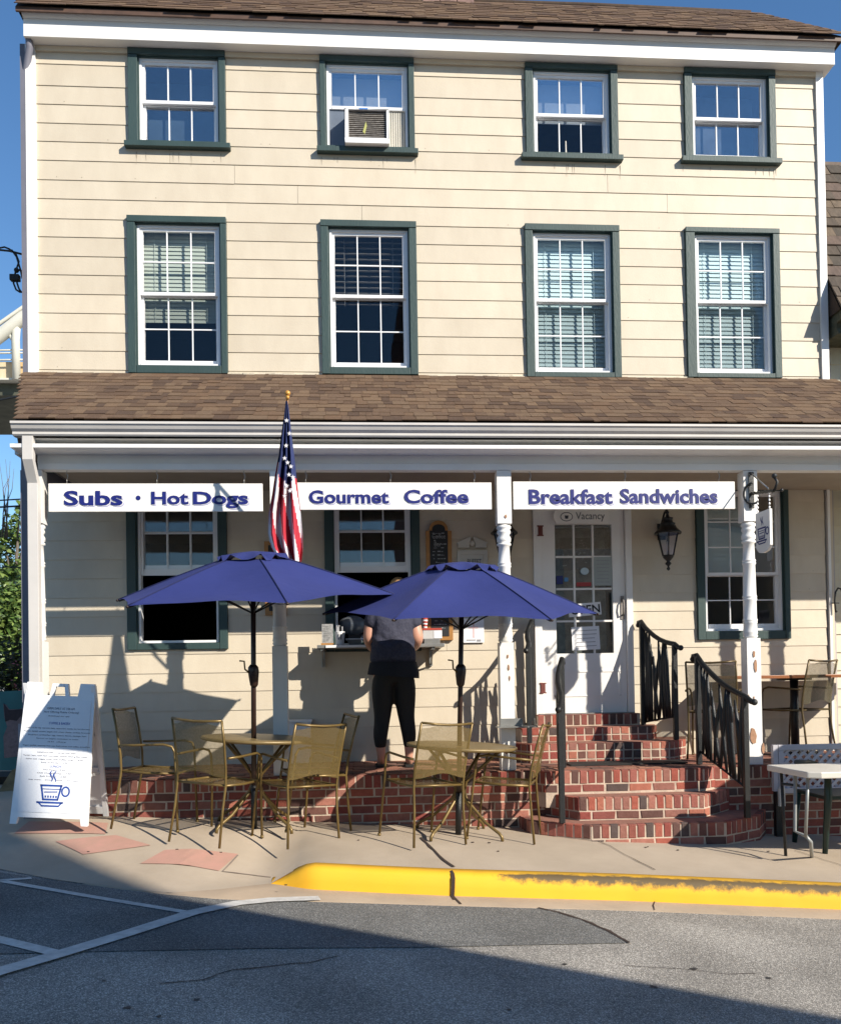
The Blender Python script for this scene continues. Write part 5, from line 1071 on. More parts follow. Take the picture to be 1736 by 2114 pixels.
def star(c, r, Y): return MB().prism([(c[0]+(r if k % 2 == 0 else r*.42)*math.sin(k*math.pi/5), c[1]+(r if k % 2 == 0 else r*.42)*math.cos(k*math.pi/5)) for k in range(10)], Y-.001, Y)
def flag_y(u, v):
    i, j = int(u*NU), int(v*NV); return min(P[j][i].y, P[min(j+1, NV)][i].y, P[j][min(i+1, NU)].y)
for x, y in ((592, 868), (598, 895), (591, 920), (594, 955), (601, 963), (597, 980), (592, 1003), (599, 1013), (588, 946), (588, 1024), (605, 985), (604, 1010)):
    ymin = min(q.y for row in P for q in row if abs((q-W(x, y, q.y)).length) < .03) if any((q-W(x, y, q.y)).length < .03 for row in P for q in row) else YFg
    c = W(x, y, ymin-.004); obj('star', star((c.x, c.z), .019, ymin-.004), M_FW, t)
# tail of the flag lying over the umbrella top
TP = []
for i in range(13):
    s_ = i/12; row = []
    for j in range(6):
        q = j/5; x = 541+s_*66; y = 1150+s_*8+q*(10+8*s_)-6*math.sin(s_*3.1)+2*math.sin(s_*12+q*3); row.append(W(x, y, -1.72-.05*q-.03*math.sin(s_*9)))
    TP.append(row)
me = MB().grid(TP).mesh('cloth_tail', None)
for m0 in (M_FR, M_FW): me.materials.append(m0)
me.polygons.foreach_set('material_index', [((i//2)+(0 if j < 4 else 0)) % 2 for i in range(12) for j in range(5)]); link('cloth_tail', me, t)
# ------------------------------------------------------------------ sandwich board
a, b, c = Gp(20, 1700.6), Gp(181, 1706.6), Gp(229, 1687.6)
wd = (b-a); wl = wd.length; wd.normalize(); bk = (c-b); bk.z = 0; bl = .55
nb = Vector((-wd.y, wd.x, 0)).normalized()
if nb.dot(bk) < 0: nb = -nb
Hh = W(54.6, 1407, a.y+.24).z-a.z
SBn = thing('sandwich_board', 'white plastic A-frame sandwich board with a printed menu and blue coffee cup', 'sandwich board', tuple((a+b)/2))
topo = nb*.25
def fr_m(front=True):
    o_ = a if front else a+nb*.5; lean = topo if front else -topo
    zax = (lean+Vector((0, 0, Hh))); return Matrix(((wd.x, nb.x*(1 if front else 1), zax.x/Hh, o_.x), (wd.y, nb.y, zax.y/Hh, o_.y), (wd.z, 0, zax.z/Hh, o_.z), (0, 0, 0, 1)))
MFt = fr_m(True)
pf_ = [(0, 0), (.05, 0), (.06, .05), (wl-.06, .05), (wl-.05, 0), (wl, 0), (wl-.025, Hh), (wl-.14, Hh), (wl-.16, Hh-.09), (.61*wl, Hh-.09), (.60*wl, Hh), (.41*wl, Hh), (.38*wl, Hh-.09), (.17, Hh-.09), (.15, Hh), (.045, Hh)]
for k, (front, y0, y1) in enumerate(((True, -.0, .03), (False, -.03, .0))):
    M = fr_m(front); m_ = MB()
    if front:
        body = [(0, 0), (.05, 0), (.06, .05), (wl-.06, .05), (wl-.05, 0), (wl, 0), (wl-.02, Hh-.10), (.03, Hh-.10)]
        m_.prism(body, y0, y1); m_.prism([(.03, Hh-.10), (.155, Hh-.10), (.14, Hh), (.035, Hh)], y0, y1).prism([(wl-.15, Hh-.10), (wl-.02, Hh-.10), (wl-.025, Hh), (wl-.135, Hh)], y0, y1)
        hx0, hx1 = .37*wl, .63*wl
        m_.prism([(hx0, Hh-.10), (hx0+.03, Hh-.10), (hx0+.045, Hh-.005), (hx0+.015, Hh-.005)], y0, y1).prism([(hx1-.03, Hh-.10), (hx1, Hh-.10), (hx1-.015, Hh-.005), (hx1-.045, Hh-.005)], y0, y1).prism([(hx0+.046, Hh-.03), (hx1-.046, Hh-.03), (hx1-.046, Hh-.005), (hx0+.046, Hh-.005)], y0, y1)
    else:
        for zq0, zq1 in ((.02, .08), (.36, .40), (.62, .66), (Hh-.20, Hh-.13)): m_.box(.05, wl-.05, y0, y1, zq0, zq1)
        m_.box(0.01, .05, y0, y1, 0, Hh-.01).box(wl-.05, wl-.01, y0, y1, 0, Hh-.01).box(.05, wl-.05, y0+.022, y1-.004, .08, Hh-.16)
    obj('front_panel' if front else 'rear_panel', m_.xf(M), M_VINYL, SBn, .003)
obj('brace', MB().box(wl-.05, wl-.04, .03, .36, .35, .37).xf(MFt), M_VINYL, SBn)
M_POS = mat('menu_print_sheet', (.76, .77, .80), .4, .02, 5)
obj('poster', MB().box(.045, wl-.04, -.004, -.001, .09, Hh-.13).xf(MFt), M_POS, SBn, 0)
tm = mat('menu_grey_print', (.20, .20, .24), .7, .1, 20); tb_ = mat('menu_blue_print', (.08, .13, .42), .7, .1, 20)
def sbt(txt, u0, u1, z0, h_, m=None): text(txt, 'lettering', m or tm, SBn, u0*wl, u1*wl, z0, z0+h_, -.0045, .001, 0, MFt)
HZ = Hh-.15
sbt('OPEN DAILY AT 7:00 AM', .36, .72, HZ-.055, .017); sbt('Now Offering Mobile Ordering!', .32, .78, HZ-.085, .019); sbt('download our app', .38, .66, HZ-.112, .013)
sbt('COFFEE & BAKERY', .40, .68, HZ-.168, .018, tb_)
sbt('Coffee of the day, espresso, latte, cappuccino, mocha, tea, hot chocolate', .10, .94, HZ-.205, .013); sbt('Muffins, danish, scones, bagels with cream cheese, cookies, brownies', .08, .95, HZ-.232, .013); sbt('Breakfast sandwiches: egg, cheese, bacon, sausage, ham', .14, .90, HZ-.258, .013); sbt('Served on bagel, croissant or toast', .25, .80, HZ-.283, .012); sbt('all day', .40, .65, HZ-.306, .012)
sbt('Yogurt parfait, oatmeal, fruit cup, fresh juices, iced coffee, smoothies', .08, .96, HZ-.338, .013)
sbt('SANDWICHES . . . served with chips', .28, .78, HZ-.388, .013); sbt('Turkey, ham, roast beef, tuna salad, chicken salad, grilled cheese', .10, .94, HZ-.413, .013); sbt('Italian sub, veggie wrap, club, buffalo wrap . . . 8.95', .14, .88, HZ-.438, .013); sbt('Soup of the day . . 4.95', .34, .68, HZ-.462, .012)
sbt('LUNCH', .46, .60, HZ-.49, .016, tb_); sbt('Hot Dogs . . 3.50', .38, .66, HZ-.515, .012); sbt('Chili Cheese Dog . . 4.50', .30, .74, HZ-.54, .012); sbt('Soft Pretzel . . 2.50', .34, .68, HZ-.563, .012); sbt('kids menu . . drinks . . candy . . ice cream', .20, .84, HZ-.59, .012)
m_ = MB()
for q in cup_polys(.50*wl, .235, .20): m_.add([tuple(MFt @ Vector((u, -.0052, v))) for u, v in q], [(0, 1, 2, 3)])
obj('cup_drawing', m_, mat('blue_cup_print', (.02, .07, .32), .6, .1, 10), SBn)
# ------------------------------------------------------------------ the customer
PXc, PYc = W(814, 1500, -.62).x, -.62
PER = thing('person', 'person in a grey T-shirt and black leggings standing at the serving hatch, seen from behind', 'person', (PXc, PYc, 0))
def skinned(name, verts, edges, radii, m, root=0, sub=2, parent=None, vox=None):
    me = bpy.data.meshes.new(name); me.from_pydata([Vector(v) for v in verts], edges, []); o = bpy.data.objects.new(name, me); COL.objects.link(o)
    sk = o.modifiers.new('skin', 'SKIN'); sk.use_smooth_shade = True
    for i, r in enumerate(radii): me.skin_vertices[0].data[i].radius = r if isinstance(r, tuple) else (r, r)
    me.skin_vertices[0].data[root].use_root = True
    s_ = o.modifiers.new('sub', 'SUBSURF'); s_.levels = sub; s_.render_levels = sub
    if vox: r_ = o.modifiers.new('rm', 'REMESH'); r_.mode = 'VOXEL'; r_.voxel_size = vox; r_.use_smooth_shade = True; sm = o.modifiers.new('sm', 'SMOOTH'); sm.iterations = 4
    bpy.context.view_layer.update(); me2 = bpy.data.meshes.new_from_object(o.evaluated_get(bpy.context.evaluated_depsgraph_get())); me2.name = name
    bpy.data.objects.remove(o); me2.materials.clear(); me2.materials.append(m)
    for p in me2.polygons: p.use_smooth = True
    return link(name, me2, parent)
X, Y = PXc, PYc
# body: pelvis, spine, neck, head, arms reaching to the shelf, legs and feet
V = [(X, Y, .86), (X, Y+.01, 1.0), (X, Y+.03, 1.15), (X, Y+.06, 1.32), (X, Y+.09, 1.43), (X+.01, Y+.12, 1.50),                     # 0-5
     (X-.11, Y+.0, .80), (X-.105, Y+.01, .46), (X-.13, Y-.0, .27), (X-.12, Y-.02, .09), (X-.125, Y+.05, .035), (X-.135, Y+.13, .025),   # 6-11
     (X+.11, Y+.0, .80), (X+.105, Y+.01, .46), (X+.135, Y-.0, .27), (X+.125, Y-.02, .09), (X+.13, Y+.05, .035), (X+.14, Y+.13, .025),   # 12-17
     (X-.18, Y+.07, 1.35), (X-.215, Y+.01, 1.13), (X-.185, Y+.17, 1.06), (X-.16, Y+.24, 1.09),                                       # 18-21
     (X+.18, Y+.07, 1.35), (X+.225, Y+.01, 1.13), (X+.195, Y+.17, 1.06), (X+.17, Y+.24, 1.09)]
E_ = [(0, 1), (1, 2), (2, 3), (3, 4), (4, 5), (0, 6), (6, 7), (7, 8), (8, 9), (9, 10), (10, 11), (0, 12), (12, 13), (13, 14), (14, 15), (15, 16), (16, 17), (3, 18), (18, 19), (19, 20), (20, 21), (3, 22), (22, 23), (23, 24), (24, 25)]
Rr = [(.13, .11), (.13, .11), (.13, .10), (.13, .10), .06, .05] + [.095, .062, .062, .036, .038, .022]*2 + [.07, .058, .044, .030]*2
body = skinned('body', V, E_, Rr, M_SKIN, 0, 2, PER)
hd = (X+.06, Y+.19, 1.565)
hm = MB().ball(hd, .098, (.80, .95, 1.15), 20, 14)
obj('head', hm, M_SKIN, PER); obj('ear', MB().ball((hd[0]-.078, hd[1], hd[2]-.01), .03, (.35, .7, 1), 8, 6).ball((hd[0]+.078, hd[1], hd[2]-.01), .03, (.35, .7, 1), 8, 6), M_SKIN, PER)
hr = MB().ball((hd[0], hd[1]-.014, hd[2]+.02), .108, (.80, .93, 1.12), 24, 16); hr.v = [(x+random.gauss(0, .002), y+random.gauss(0, .002), z+random.gauss(0, .002)) for x, y, z in hr.v if True]
obj('hair', hr, M_HAIR, PER)
obj('hair_bun', MB().ball((hd[0], hd[1]-.09, hd[2]+.07), .045, (1, .9, .9), 12, 8), M_HAIR, PER)
obj('face', MB().ball((hd[0], hd[1]+.095, hd[2]-.02), .016, (.8, 1.2, 1.3), 8, 6).ball((hd[0]-.035, hd[1]+.075, hd[2]+.01), .012, (1, .5, .7), 8, 6).ball((hd[0]+.035, hd[1]+.075, hd[2]+.01), .012, (1, .5, .7), 8, 6), M_SKIN, PER)
for s_ in (-1, 1):                          # hands resting on the shelf edge
    h0 = Vector((X+s_*.165, Y+.24, 1.09))
    for k in range(4): f0 = h0+Vector((-.022+.015*k, .02, 0)); obj('finger', MB().tube([f0, f0+Vector((0, .03, .008)), f0+Vector((-s_*.004, .055+.004*(k in (1, 2)), -.002))], [.010, .009, .006], 6), M_SKIN, PER)
    obj('thumb', MB().tube([h0+Vector((-s_*.028, -.01, 0)), h0+Vector((-s_*.045, .015, .004)), h0+Vector((-s_*.043, .038, 0))], [.011, .010, .007], 6), M_SKIN, PER)
V = [(X, Y-.005, .90), (X-.095, Y-.005, .82), (X-.10, Y+.0, .62), (X-.10, Y+.01, .44), (X-.125, Y-.01, .30), (X-.125, Y-.015, .15), (X+.095, Y-.005, .82), (X+.10, Y+.0, .62), (X+.105, Y+.01, .44), (X+.13, Y-.01, .30), (X+.13, Y-.015, .15), (X, Y, .99)]
skinned('leggings', V, [(0, 1), (1, 2), (2, 3), (3, 4), (4, 5), (0, 6), (6, 7), (7, 8), (8, 9), (9, 10), (0, 11)], [(.19, .15), (.132, .135), (.108, .112), .076, .074, .050, (.132, .135), (.108, .112), .076, .074, .050, (.18, .14)], M_LEG, 0, 2, PER, .012)
V = [(X, Y, .96), (X, Y+.01, 1.06), (X, Y+.03, 1.18), (X, Y+.05, 1.30), (X, Y+.075, 1.385), (X-.15, Y+.06, 1.37), (X-.235, Y+.015, 1.22), (X+.15, Y+.06, 1.37), (X+.245, Y+.015, 1.22), (X, Y-.005, .89)]
tee = skinned('tee_shirt', V, [(9, 0), (0, 1), (1, 2), (2, 3), (3, 4), (3, 5), (5, 6), (3, 7), (7, 8)], [(.225, .165), (.215, .155), (.21, .15), (.205, .14), (.13, .095), .112, .092, .112, .092, (.225, .17)], M_TEE, 9, 2, PER, .012)
rg = random.Random(2)
for v in tee.data.vertices:                 # cloth folds gathering at the waist
    c = v.co; a = math.atan2(c.y-Y, c.x-X); f = math.sin(c.z*62+math.sin(a*3+1)*2.2+a*1.5)*.006*max(0, 1-abs(c.z-1.10)/.16)+.003*math.sin(c.z*28+a*4); d = Vector((c.x-X, c.y-Y, 0)).normalized(); v.co = c+d*f
V = [(X, Y-.003, .90), (X, Y-.003, .845)]
hem = []
for i, (z, k) in enumerate(((.80, 1.03), (.83, 1.03), (.87, 1.0), (.93, .93))): hem.append([(X+.222*k*math.cos(a)+.004*math.sin(a*7), Y+.175*k*math.sin(a)+.003*math.sin(a*5), z-.035*math.sin(a*1+2.6)*0+(-.02*math.cos(a) if i == 0 else 0)) for a in np.linspace(0, 2*math.pi, 40)])
obj('undershirt_hem', MB().grid(hem), mat('navy_black_cloth', (.010, .012, .02), .9, .1, 30), PER)
for s_ in (-1, 1):
    fx = X+s_*.128; obj('sandal', MB().prismz([(fx-.035, Y-.06), (fx+.035, Y-.06), (fx+.045, Y+.08), (fx+.04+s_*.01, Y+.17), (fx-.03+s_*.01, Y+.18), (fx-.045, Y+.08)], .0, .018).tube([(fx-.04, Y+.06, .015), (fx, Y+.07, .06), (fx+.04, Y+.06, .015)], .008, 6), M_BLACK, PER)
# ------------------------------------------------------------------ bar set on the right of the porch
gp = 'mesh chairs at the wooden porch table'
bc = make_chair('porch_chair', 'mesh chair left of the wooden porch table, behind the lower right railing', gp, mat('dark_bronze_tube', (.11, .075, .03), .4, .1, 10, metal=.3), M_MESHD)
place(bc, W(1482, 1400, -.55).x, -.45, R(62), 0.0)
b2_ = dup(bc, (0, 0, 0), 'mesh chair right of the wooden porch table, against the white corner board', gp); place(b2_, W(1668, 1400, -.6).x, -.36, R(118), 0.0)
t = thing('porch_table', 'table with varnished wooden top and black pedestal on the porch', 'table', (W(1640, 1400, -.4).x, -.4, 0))
tz = W(1600, 1394, -.55).z
for k in range(4): box('plank', W(1508, 1400, -.5).x, W(1830, 1400, -.5).x, -.60+k*.13+.001, -.60+(k+1)*.13-.001, tz-.03, tz, M_WOOD, t, .003)
obj('pedestal', MB().tube([(W(1638, 1400, -.35).x, -.35, .02), (W(1638, 1400, -.35).x, -.35, tz-.03)], .038, 14).box(W(1612, 1400, -.35).x, W(1664, 1400, -.35).x, -.45, -.25, tz-.05, tz-.031).box(W(1590, 1400, -.35).x, W(1690, 1400, -.35).x, -.37, -.33, 0, .03), M_IRON, t)
# lattice barrier
LY = -1.28
t = thing('lattice_screen', 'grey-white lattice screen panel standing behind the plastic table', 'screen', (W(1680, 1650, LY).x, LY, -.4))
lx0, lx1, lz0, lz1 = W(1605, 1600, LY).x, 5.2, W(1640, 1637, LY).z, W(1640, 1537, LY).z; ML = mat('grey_lilac_vinyl', (.52, .50, .53), .5, .05, 5)
for (p, q, r_, s_) in ((lx0, lx1, lz1-.045, lz1), (lx0, lx1, lz0, lz0+.045), (lx0, lx0+.045, lz0+.046, lz1-.046)): box('rail', p, q, LY-.02, LY+.02, r_, s_, ML, t, .003)
sp_ = .075; n = int((lx1-lx0)/sp_)+8
def clip_strip(x0, sgn):
    # diagonal slat clipped to the frame
    zA_, zB_ = lz0+.04, lz1-.04; h = zB_-zA_; w_ = .017
    P = [(x0-w_, zA_), (x0+w_, zA_), (x0+w_+sgn*h, zB_), (x0-w_+sgn*h, zB_)]
    lo, hi = lx0+.04, lx1
    if min(p[0] for p in P) < lo:
        # trim against the left stile
        out = []
        for i in range(4):
            a, b = P[i], P[(i+1) % 4]
            if a[0] >= lo: out.append(a)
            if (a[0] < lo) != (b[0] < lo): k = (lo-a[0])/(b[0]-a[0]); out.append((lo, a[1]+(b[1]-a[1])*k))
        P = out
    return P if len(P) > 2 else None
for i in range(-8, n):
    for sgn, y0 in ((1, LY-.008), (-1, LY+.001)):
        P = clip_strip(lx0+i*sp_, sgn)
        if P:
            if sgn < 0 and 0: pass
            obj('lattice_slat', MB().prism(P, y0, y0+.006), ML, t)
box('stake', lx0-.045, lx0-.006, LY-.02, LY+.02, lz0+.02, lz1+.0, ML, t)
obj('stake', MB().prism([(lx0-.02, lz0-.10), (lx0+.03, lz0-.10), (lx0+.03, lz0+.05), (lx0+.012, lz0+.085), (lx0-.02, lz0+.04)], LY-.06, LY-.03), M_PLAST, t)
for x in (lx0+.0, lx0+.9): box('foot', x-.03, x+.03, LY-.02, LY+.03, walkz(x, LY), lz0+.02, M_IRON, t)
# white folding table
ta, tb3 = W(1587, 1578, -2.15), W(1672, 1590, -2.55)
t = thing('folding_table', 'cream plastic folding table with bent grey legs at the right edge', 'table', (tb3.x+.4, -2.4, walkz(3, -2.3)))
tz0 = W(1700, 1592, -2.5).z
px_ = [W(1588, 1573, -2.05).x, W(1668, 1582, -2.5).x]
top_poly = [(px_[0], -2.0), (px_[1]-.02, -2.52), (px_[1]+.06, -2.56), (px_[1]+1.5, -2.56), (px_[1]+1.5, -2.0)]
obj('tabletop', MB().prismz(top_poly, tz0-.045, tz0), M_PLAST, t, .008)
def gz_(x, y): return walkz(x, y)
l1_ = [(W(1643, 1610, -2.4).x, -2.4, tz0-.046), (W(1643, 1750, -2.4).x, -2.4, W(1643, 1722, -2.4).z), (W(1662, 1750, -2.4).x, -2.42, W(1662, 1722, -2.4).z)]
lt = mat('grey_table_leg', (.30, .31, .30), .4, .1, 10, metal=.3)
q1 = W(1641, 1610, -2.30); q2 = W(1640, 1716, -2.3); q3 = W(1663, 1726, -2.4); q4 = W(1673, 1738, -2.42); q5 = Gp(1675, 1768)
obj('leg', MB().tube([(q1.x, q1.y, tz0-.046), q2, q3, q4, (q5.x, q5.y, gz_(q5.x, q5.y))], .013, 8), lt, t)
obj('leg', MB().tube([(W(1667, 1610, -2.45).x, -2.45, tz0-.046), W(1662, 1728, -2.42)], .012, 8), lt, t)
obj('cross_brace', MB().tube([W(1612, 1618, -2.25), W(1650, 1622, -2.3)], .010, 8), M_IRON, t)
obj('leg', MB().tube([(W(1612, 1600, -2.1).x, -2.1, tz0-.046), (W(1618, 1610, -2.1).x, -2.1, walkz(3, -2.1))], .012, 8), M_IRON, t)
t = thing('plastic_chair', 'dark green plastic chair at the right edge of the picture', 'chair', (3.45, -2.2, walkz(3.4, -2.2)))
M_GP = mat('dark_green_plastic', (.008, .03, .026), .35, .1, 10)
g1 = W(1712, 1625, -2.2); g2 = Gp(1702, 1762)
gzf = gz_(g2.x, g2.y); dx_ = .48
for (x, y) in ((0, 0), (dx_, 0), (0, .46), (dx_, .46)):
    b_ = Vector((g2.x+x, g2.y+y, walkz(g2.x+x, g2.y+y))); c_ = Vector((g2.x+x+(.035 if x == 0 else -.035), g2.y+y, gzf+.42)); obj('leg', MB().tube([b_, c_, c_+Vector((0, 0, .22))] if y == 0 else [b_, c_], [.020, .030, .024] if y == 0 else [.02, .03], 8), M_GP, t)
obj('arm', MB().tube([(g2.x+.035, g2.y, gzf+.64), (g2.x+.04, g2.y+.25, gzf+.66), (g2.x+.05, g2.y+.5, gzf+.64)], .022, 8).tube([(g2.x+dx_-.035, g2.y, gzf+.64), (g2.x+dx_-.04, g2.y+.5, gzf+.64)], .022, 8), M_GP, t)
obj('seat', MB().box(g2.x+.02, g2.x+dx_-.02, g2.y+.0, g2.y+.46, gzf+.40, gzf+.43), M_GP, t, .008)
for k in range(5): box('back_slat', g2.x+dx_, g2.x+dx_+.02, g2.y+.02+k*.09, g2.y+.07+k*.09, gzf+.43, gzf+.85, M_GP, t)
# shepherd hook on the neighbour's corner
t = thing('wall_hook', 'black shepherd-style wall hook at the right corner under the porch', 'hook', (W(1724, 1250, 0).x, -.05, 1.5))
hp = [W(x, y, -.06) for x, y in ((1724, 1263), (1722, 1240), (1724, 1222), (1729, 1214), (1735, 1216), (1740, 1226))]
obj('hook', MB().tube(hp, .009, 7), M_IRON, t); obj('plate', MB().tube([W(1716, 1245, -.05), W(1731, 1245, -.05)], .006, 6).ball(W(1725, 1262, -.06), .014), M_IRON, t)
# ------------------------------------------------------------------ neighbour on the right
NB = thing('neighbour_building', 'neighbouring house with weathered wood-shingled roof and pale green-grey siding', 'building', (5, 2, -.8))
nx = W(1702, 700, .1).x; ny = .22
box('wall', nx, 9, ny+.03, 6, -.9, W(1720, 640, 0).z, M_SIDE2, NB)
z = -.5; zt_ = W(1720, 690, 0).z
while z < zt_:
    obj('siding_board', MB().hexa([(nx+.12, ny+.005, z), (9, ny+.005, z), (9, ny+.029, z), (nx+.12, ny+.029, z), (nx+.12, ny+.018, z+.185), (9, ny+.018, z+.185), (9, ny+.029, z+.185), (nx+.12, ny+.029, z+.185)]), M_SIDE2, NB); z += .185
box('corner_board', nx, nx+.118, ny, ny+.028, -.9, zt_, mat('mauve_grey_trim', (.42, .38, .38), .6, .05, 5), NB)
nez = W(1712, 640, -.2).z; nrz = W(1720, 345, 1.0).z
upn = Vector((0, 1.25, nrz-nez)); nsl = upn.length; upn.normalize()
nr_ = obj('roof', MB().add([(nx-.02, -.22, nez), (9, -.22, nez), (9, 1.03, nrz), (nx-.02, 1.03, nrz), (nx-.02, 6, nez), (9, 6, nez)], [(0, 1, 2, 3), (3, 2, 5, 4), (0, 3, 4)]), MATS['roof_felt'], NB)
roof_tabs('shingle', nr_, Vector((0, -.24, nez)), Vector((1, 0, 0)), upn, int(nsl/.165), .165, lambda r: (nx-.03, nx+1.2), 120, 0, .1, .24, M_WOODSH, .02)
box('ridge_board', nx-.02, 9, 1.0, 1.08, nrz-.03, nrz+.06, mat('worn_ridge', (.22, .17, .14), .9, .2, 9), NB)
M_DG = mat('mossy_green_trim', (.10, .10, .06), .8, .3, 12)
e_y0 = W(1715, 640, -.18).z; e_y1 = W(1715, 672, -.18).z; e_y2 = W(1715, 692, -.1).z
obj('eave', MB().add([(nx+a, y, z) for a in (0, 3) for y, z in ((-.2, e_y0), (-.2, e_y1+.06), (-.12, e_y1+.05), (-.12, e_y1), (-.14, e_y2+.02), (-.14, e_y2), (ny, e_y2), (ny, e_y0+.2))], [tuple(range(7, -1, -1)), tuple(range(8, 16))]+[(i, (i+1) % 8, (i+1) % 8+8, i+8) for i in range(8)]), M_DG, NB)
box('gutter', nx+.14, 9, -.30, -.205, W(1725, 652, -.3).z, W(1725, 636, -.3).z, M_PLAST, NB, .01)
# ------------------------------------------------------------------ what shows at the left edge
BR = thing('steel_bridge', 'white steel bridge with rusty girder rising behind the left corner of the cafe', 'bridge', (W(0, 760, 60).x, 60, 0))
M_BW = mat('bridge_white', (.62, .60, .52), .6, .1, .3); M_BR = mat('rust_streaked_girder', (.62, .55, .40), .7, .3, .8, col2=(.55, .33, .12), stretch=(1, 1, .25))
def bp(x, y): return W(x, y, 60)
obj('arch_chord', MB().tube([bp(-160, 800), bp(-60, 738), bp(0, 694), bp(50, 655), bp(120, 622)], .55, 6), M_BW, BR)
obj('top_rail', MB().tube([bp(-60, 700), bp(0, 668), bp(50, 633), bp(120, 600)], .16, 6), M_BW, BR)
obj('hanger', MB().tube([bp(36, 660), bp(33, 700), bp(35, 785)], .32, 6), M_BW, BR)
obj('gusset', MB().tube([bp(20, 690), bp(30, 705), bp(33, 730)], .16, 6), M_BW, BR)
gz0_, gz1_ = bp(20, 778), bp(20, 742)
obj('girder', MB().box(-45, -20, 60.5, 62, gz0_.z, gz1_.z), M_BR, BR); obj('girder_flange', MB().box(-45, -20, 60.2, 62.2, gz0_.z-.15, gz0_.z-.01), M_BW, BR)
obj('deck_underside', MB().box(-45, -20, 61, 72, gz0_.z-1.1, gz0_.z-.2), mat('dark_bridge_steel', (.08, .085, .06), .8, .3, 1), BR)
for y in (742, 728, 722): obj('hand_rail', MB().tube([bp(-60, y+2), bp(80, y)], .07, 6), M_BW, BR)
obj('rail_post', MB().tube([bp(30, 742), bp(29, 706)], .08, 6), M_BW, BR)
def wire(pts, Y, r, label):
    o = obj('overhead_wire', MB().tube([W(*p, Y) for p in pts], r, 6), M_IRON); return tag(o, label, 'wire', None)
wire([(-60, 508), (0, 516), (20, 518), (47, 525)], 1.5, .012, 'thick twisted service cable reaching the upper left corner of the cafe')
wire([(-60, 828), (0, 826), (30, 820), (70, 812)], 14, .025, 'dark cable passing below the bridge girder at the left edge')
wire([(-60, 1034), (0, 1033), (52, 1030)], 9, .014, 'upper thin cable crossing above the tree beside the downspout')
wire([(-60, 1048), (0, 1047), (52, 1044)], 9, .018, 'lower thin cable just above the treetop beside the downspout')
wire([(-60, 1173), (0, 1171), (60, 1171)], 12, .014, 'pale cable running through the tree crown beside the downspout')
t = thing('service_drop', 'looped black service cables with two insulators at the upper left corner', 'cable', tuple(W(35, 560, .3)))
for pts in ([(0, 512), (10, 510), (20, 514), (34, 525), (40, 540), (34, 558)], [(25, 516), (35, 530), (44, 560), (47, 575)], [(29, 570), (29, 585), (34, 598), (42, 603), (48, 603)], [(35, 570), (36, 584), (40, 596), (44, 602)], [(33, 560), (32, 566)], [(36, 556), (48, 560)]): obj('cable', MB().tube([W(*p, .3) for p in pts], .009, 6), M_BLACK, t)
obj('insulator', MB().ball(W(35, 558, .3), .024, (1, 1, 1.1)), M_BLACK, t); q = W(32, 574, .3); obj('insulator', MB().box(q.x-.045, q.x+.045, .27, .33, q.z-.03, q.z+.03), M_BLACK, t, .008)
def leafcloud(name, parent, spots, n, size, mats_, seed=1):
    rg = random.Random(seed); m_ = MB(); mi = []
    for k in range(n):
        c, r = rg.choice(spots); d = Vector((rg.gauss(0, 1), rg.gauss(0, 1), rg.gauss(0, 1))).normalized()*r*rg.uniform(.35, 1)**.6; p = Vector(c)+d
        a = Vector((rg.gauss(0, 1), rg.gauss(0, 1), rg.gauss(0, .6))).normalized(); b = a.cross(Vector((rg.gauss(0, 1), rg.gauss(0, 1), rg.gauss(0, 1)))).normalized(); s_ = size*rg.uniform(.6, 1.3)
        m_.add([p-a*s_, p+b*s_*.5, p+a*s_, p-b*s_*.5], [(0, 1, 2, 3)]); mi.append(rg.randrange(len(mats_)))
    me = m_.mesh(name, None)
    for x in mats_: me.materials.append(x)
    me.polygons.foreach_set('material_index', mi); return link(name, me, parent)
LM = [mat('leaf_shade_%d' % k, c, .5, .2, 2.) for k, c in enumerate([(.14, .21, .04), (.085, .155, .03), (.19, .26, .06), (.06, .11, .024)])]
def tree(label, x, yb, Y, spots, n, size, seed):
    t = thing('broadleaf_tree', label, 'tree', (W(x, yb, Y).x, Y, -.6)); rg = random.Random(seed)
    base = Vector((W(x, yb, Y).x, Y, -.6)); sp = [(tuple(W(a, b, Y+dy)), r) for a, b, dy, r in spots]
    tp = Vector(sp[0][0]); obj('trunk', MB().tube([base, base.lerp(tp, .4)+Vector((.1, 0, 0)), base.lerp(tp, .75), tp], [.16, .12, .08, .03], 8), M_BARK, t)
    for c, r in sp: obj('limb', MB().tube([base.lerp(tp, rg.uniform(.35, .6)), (base.lerp(tp, .6)+Vector(c))/2+Vector((0, 0, .1)), Vector(c)], [.06, .04, .015], 6), M_BARK, t)
    leafcloud('crown', t, sp, n, size, LM, seed); return t
tree('leafy green tree just beyond the left downspout, under the cables', 10, 1400, 25, [(40, 1085, 0, .55), (62, 1050, .5, .5), (12, 1120, .3, .5), (45, 1135, .5, .5), (5, 1165, .6, .45), (60, 1180, -.3, .6), (-40, 1120, 0, .9), (-90, 1180, 0, 1.0), (75, 1110, .8, .6), (35, 1180, 0, .4), (15, 1195, 0, .35)], 2300, .12, 3)
tree('bushy bright green tree filling the left edge behind the sandwich board', 20, 1500, 21, [(20, 1245, 0, .7), (40, 1270, .2, .7), (5, 1300, 0, .8), (30, 1330, .4, .9), (55, 1240, .3, .7), (-30, 1270, 0, 1.0), (60, 1330, 0, .8), (10, 1370, 0, .8), (50, 1390, 0, .8)], 7500, .10, 8)
q = thing('bare_shrub', 'bare grey twigs showing above the tree at the left edge', 'shrub', tuple(W(10, 1100, 10)))
rg = random.Random(4)
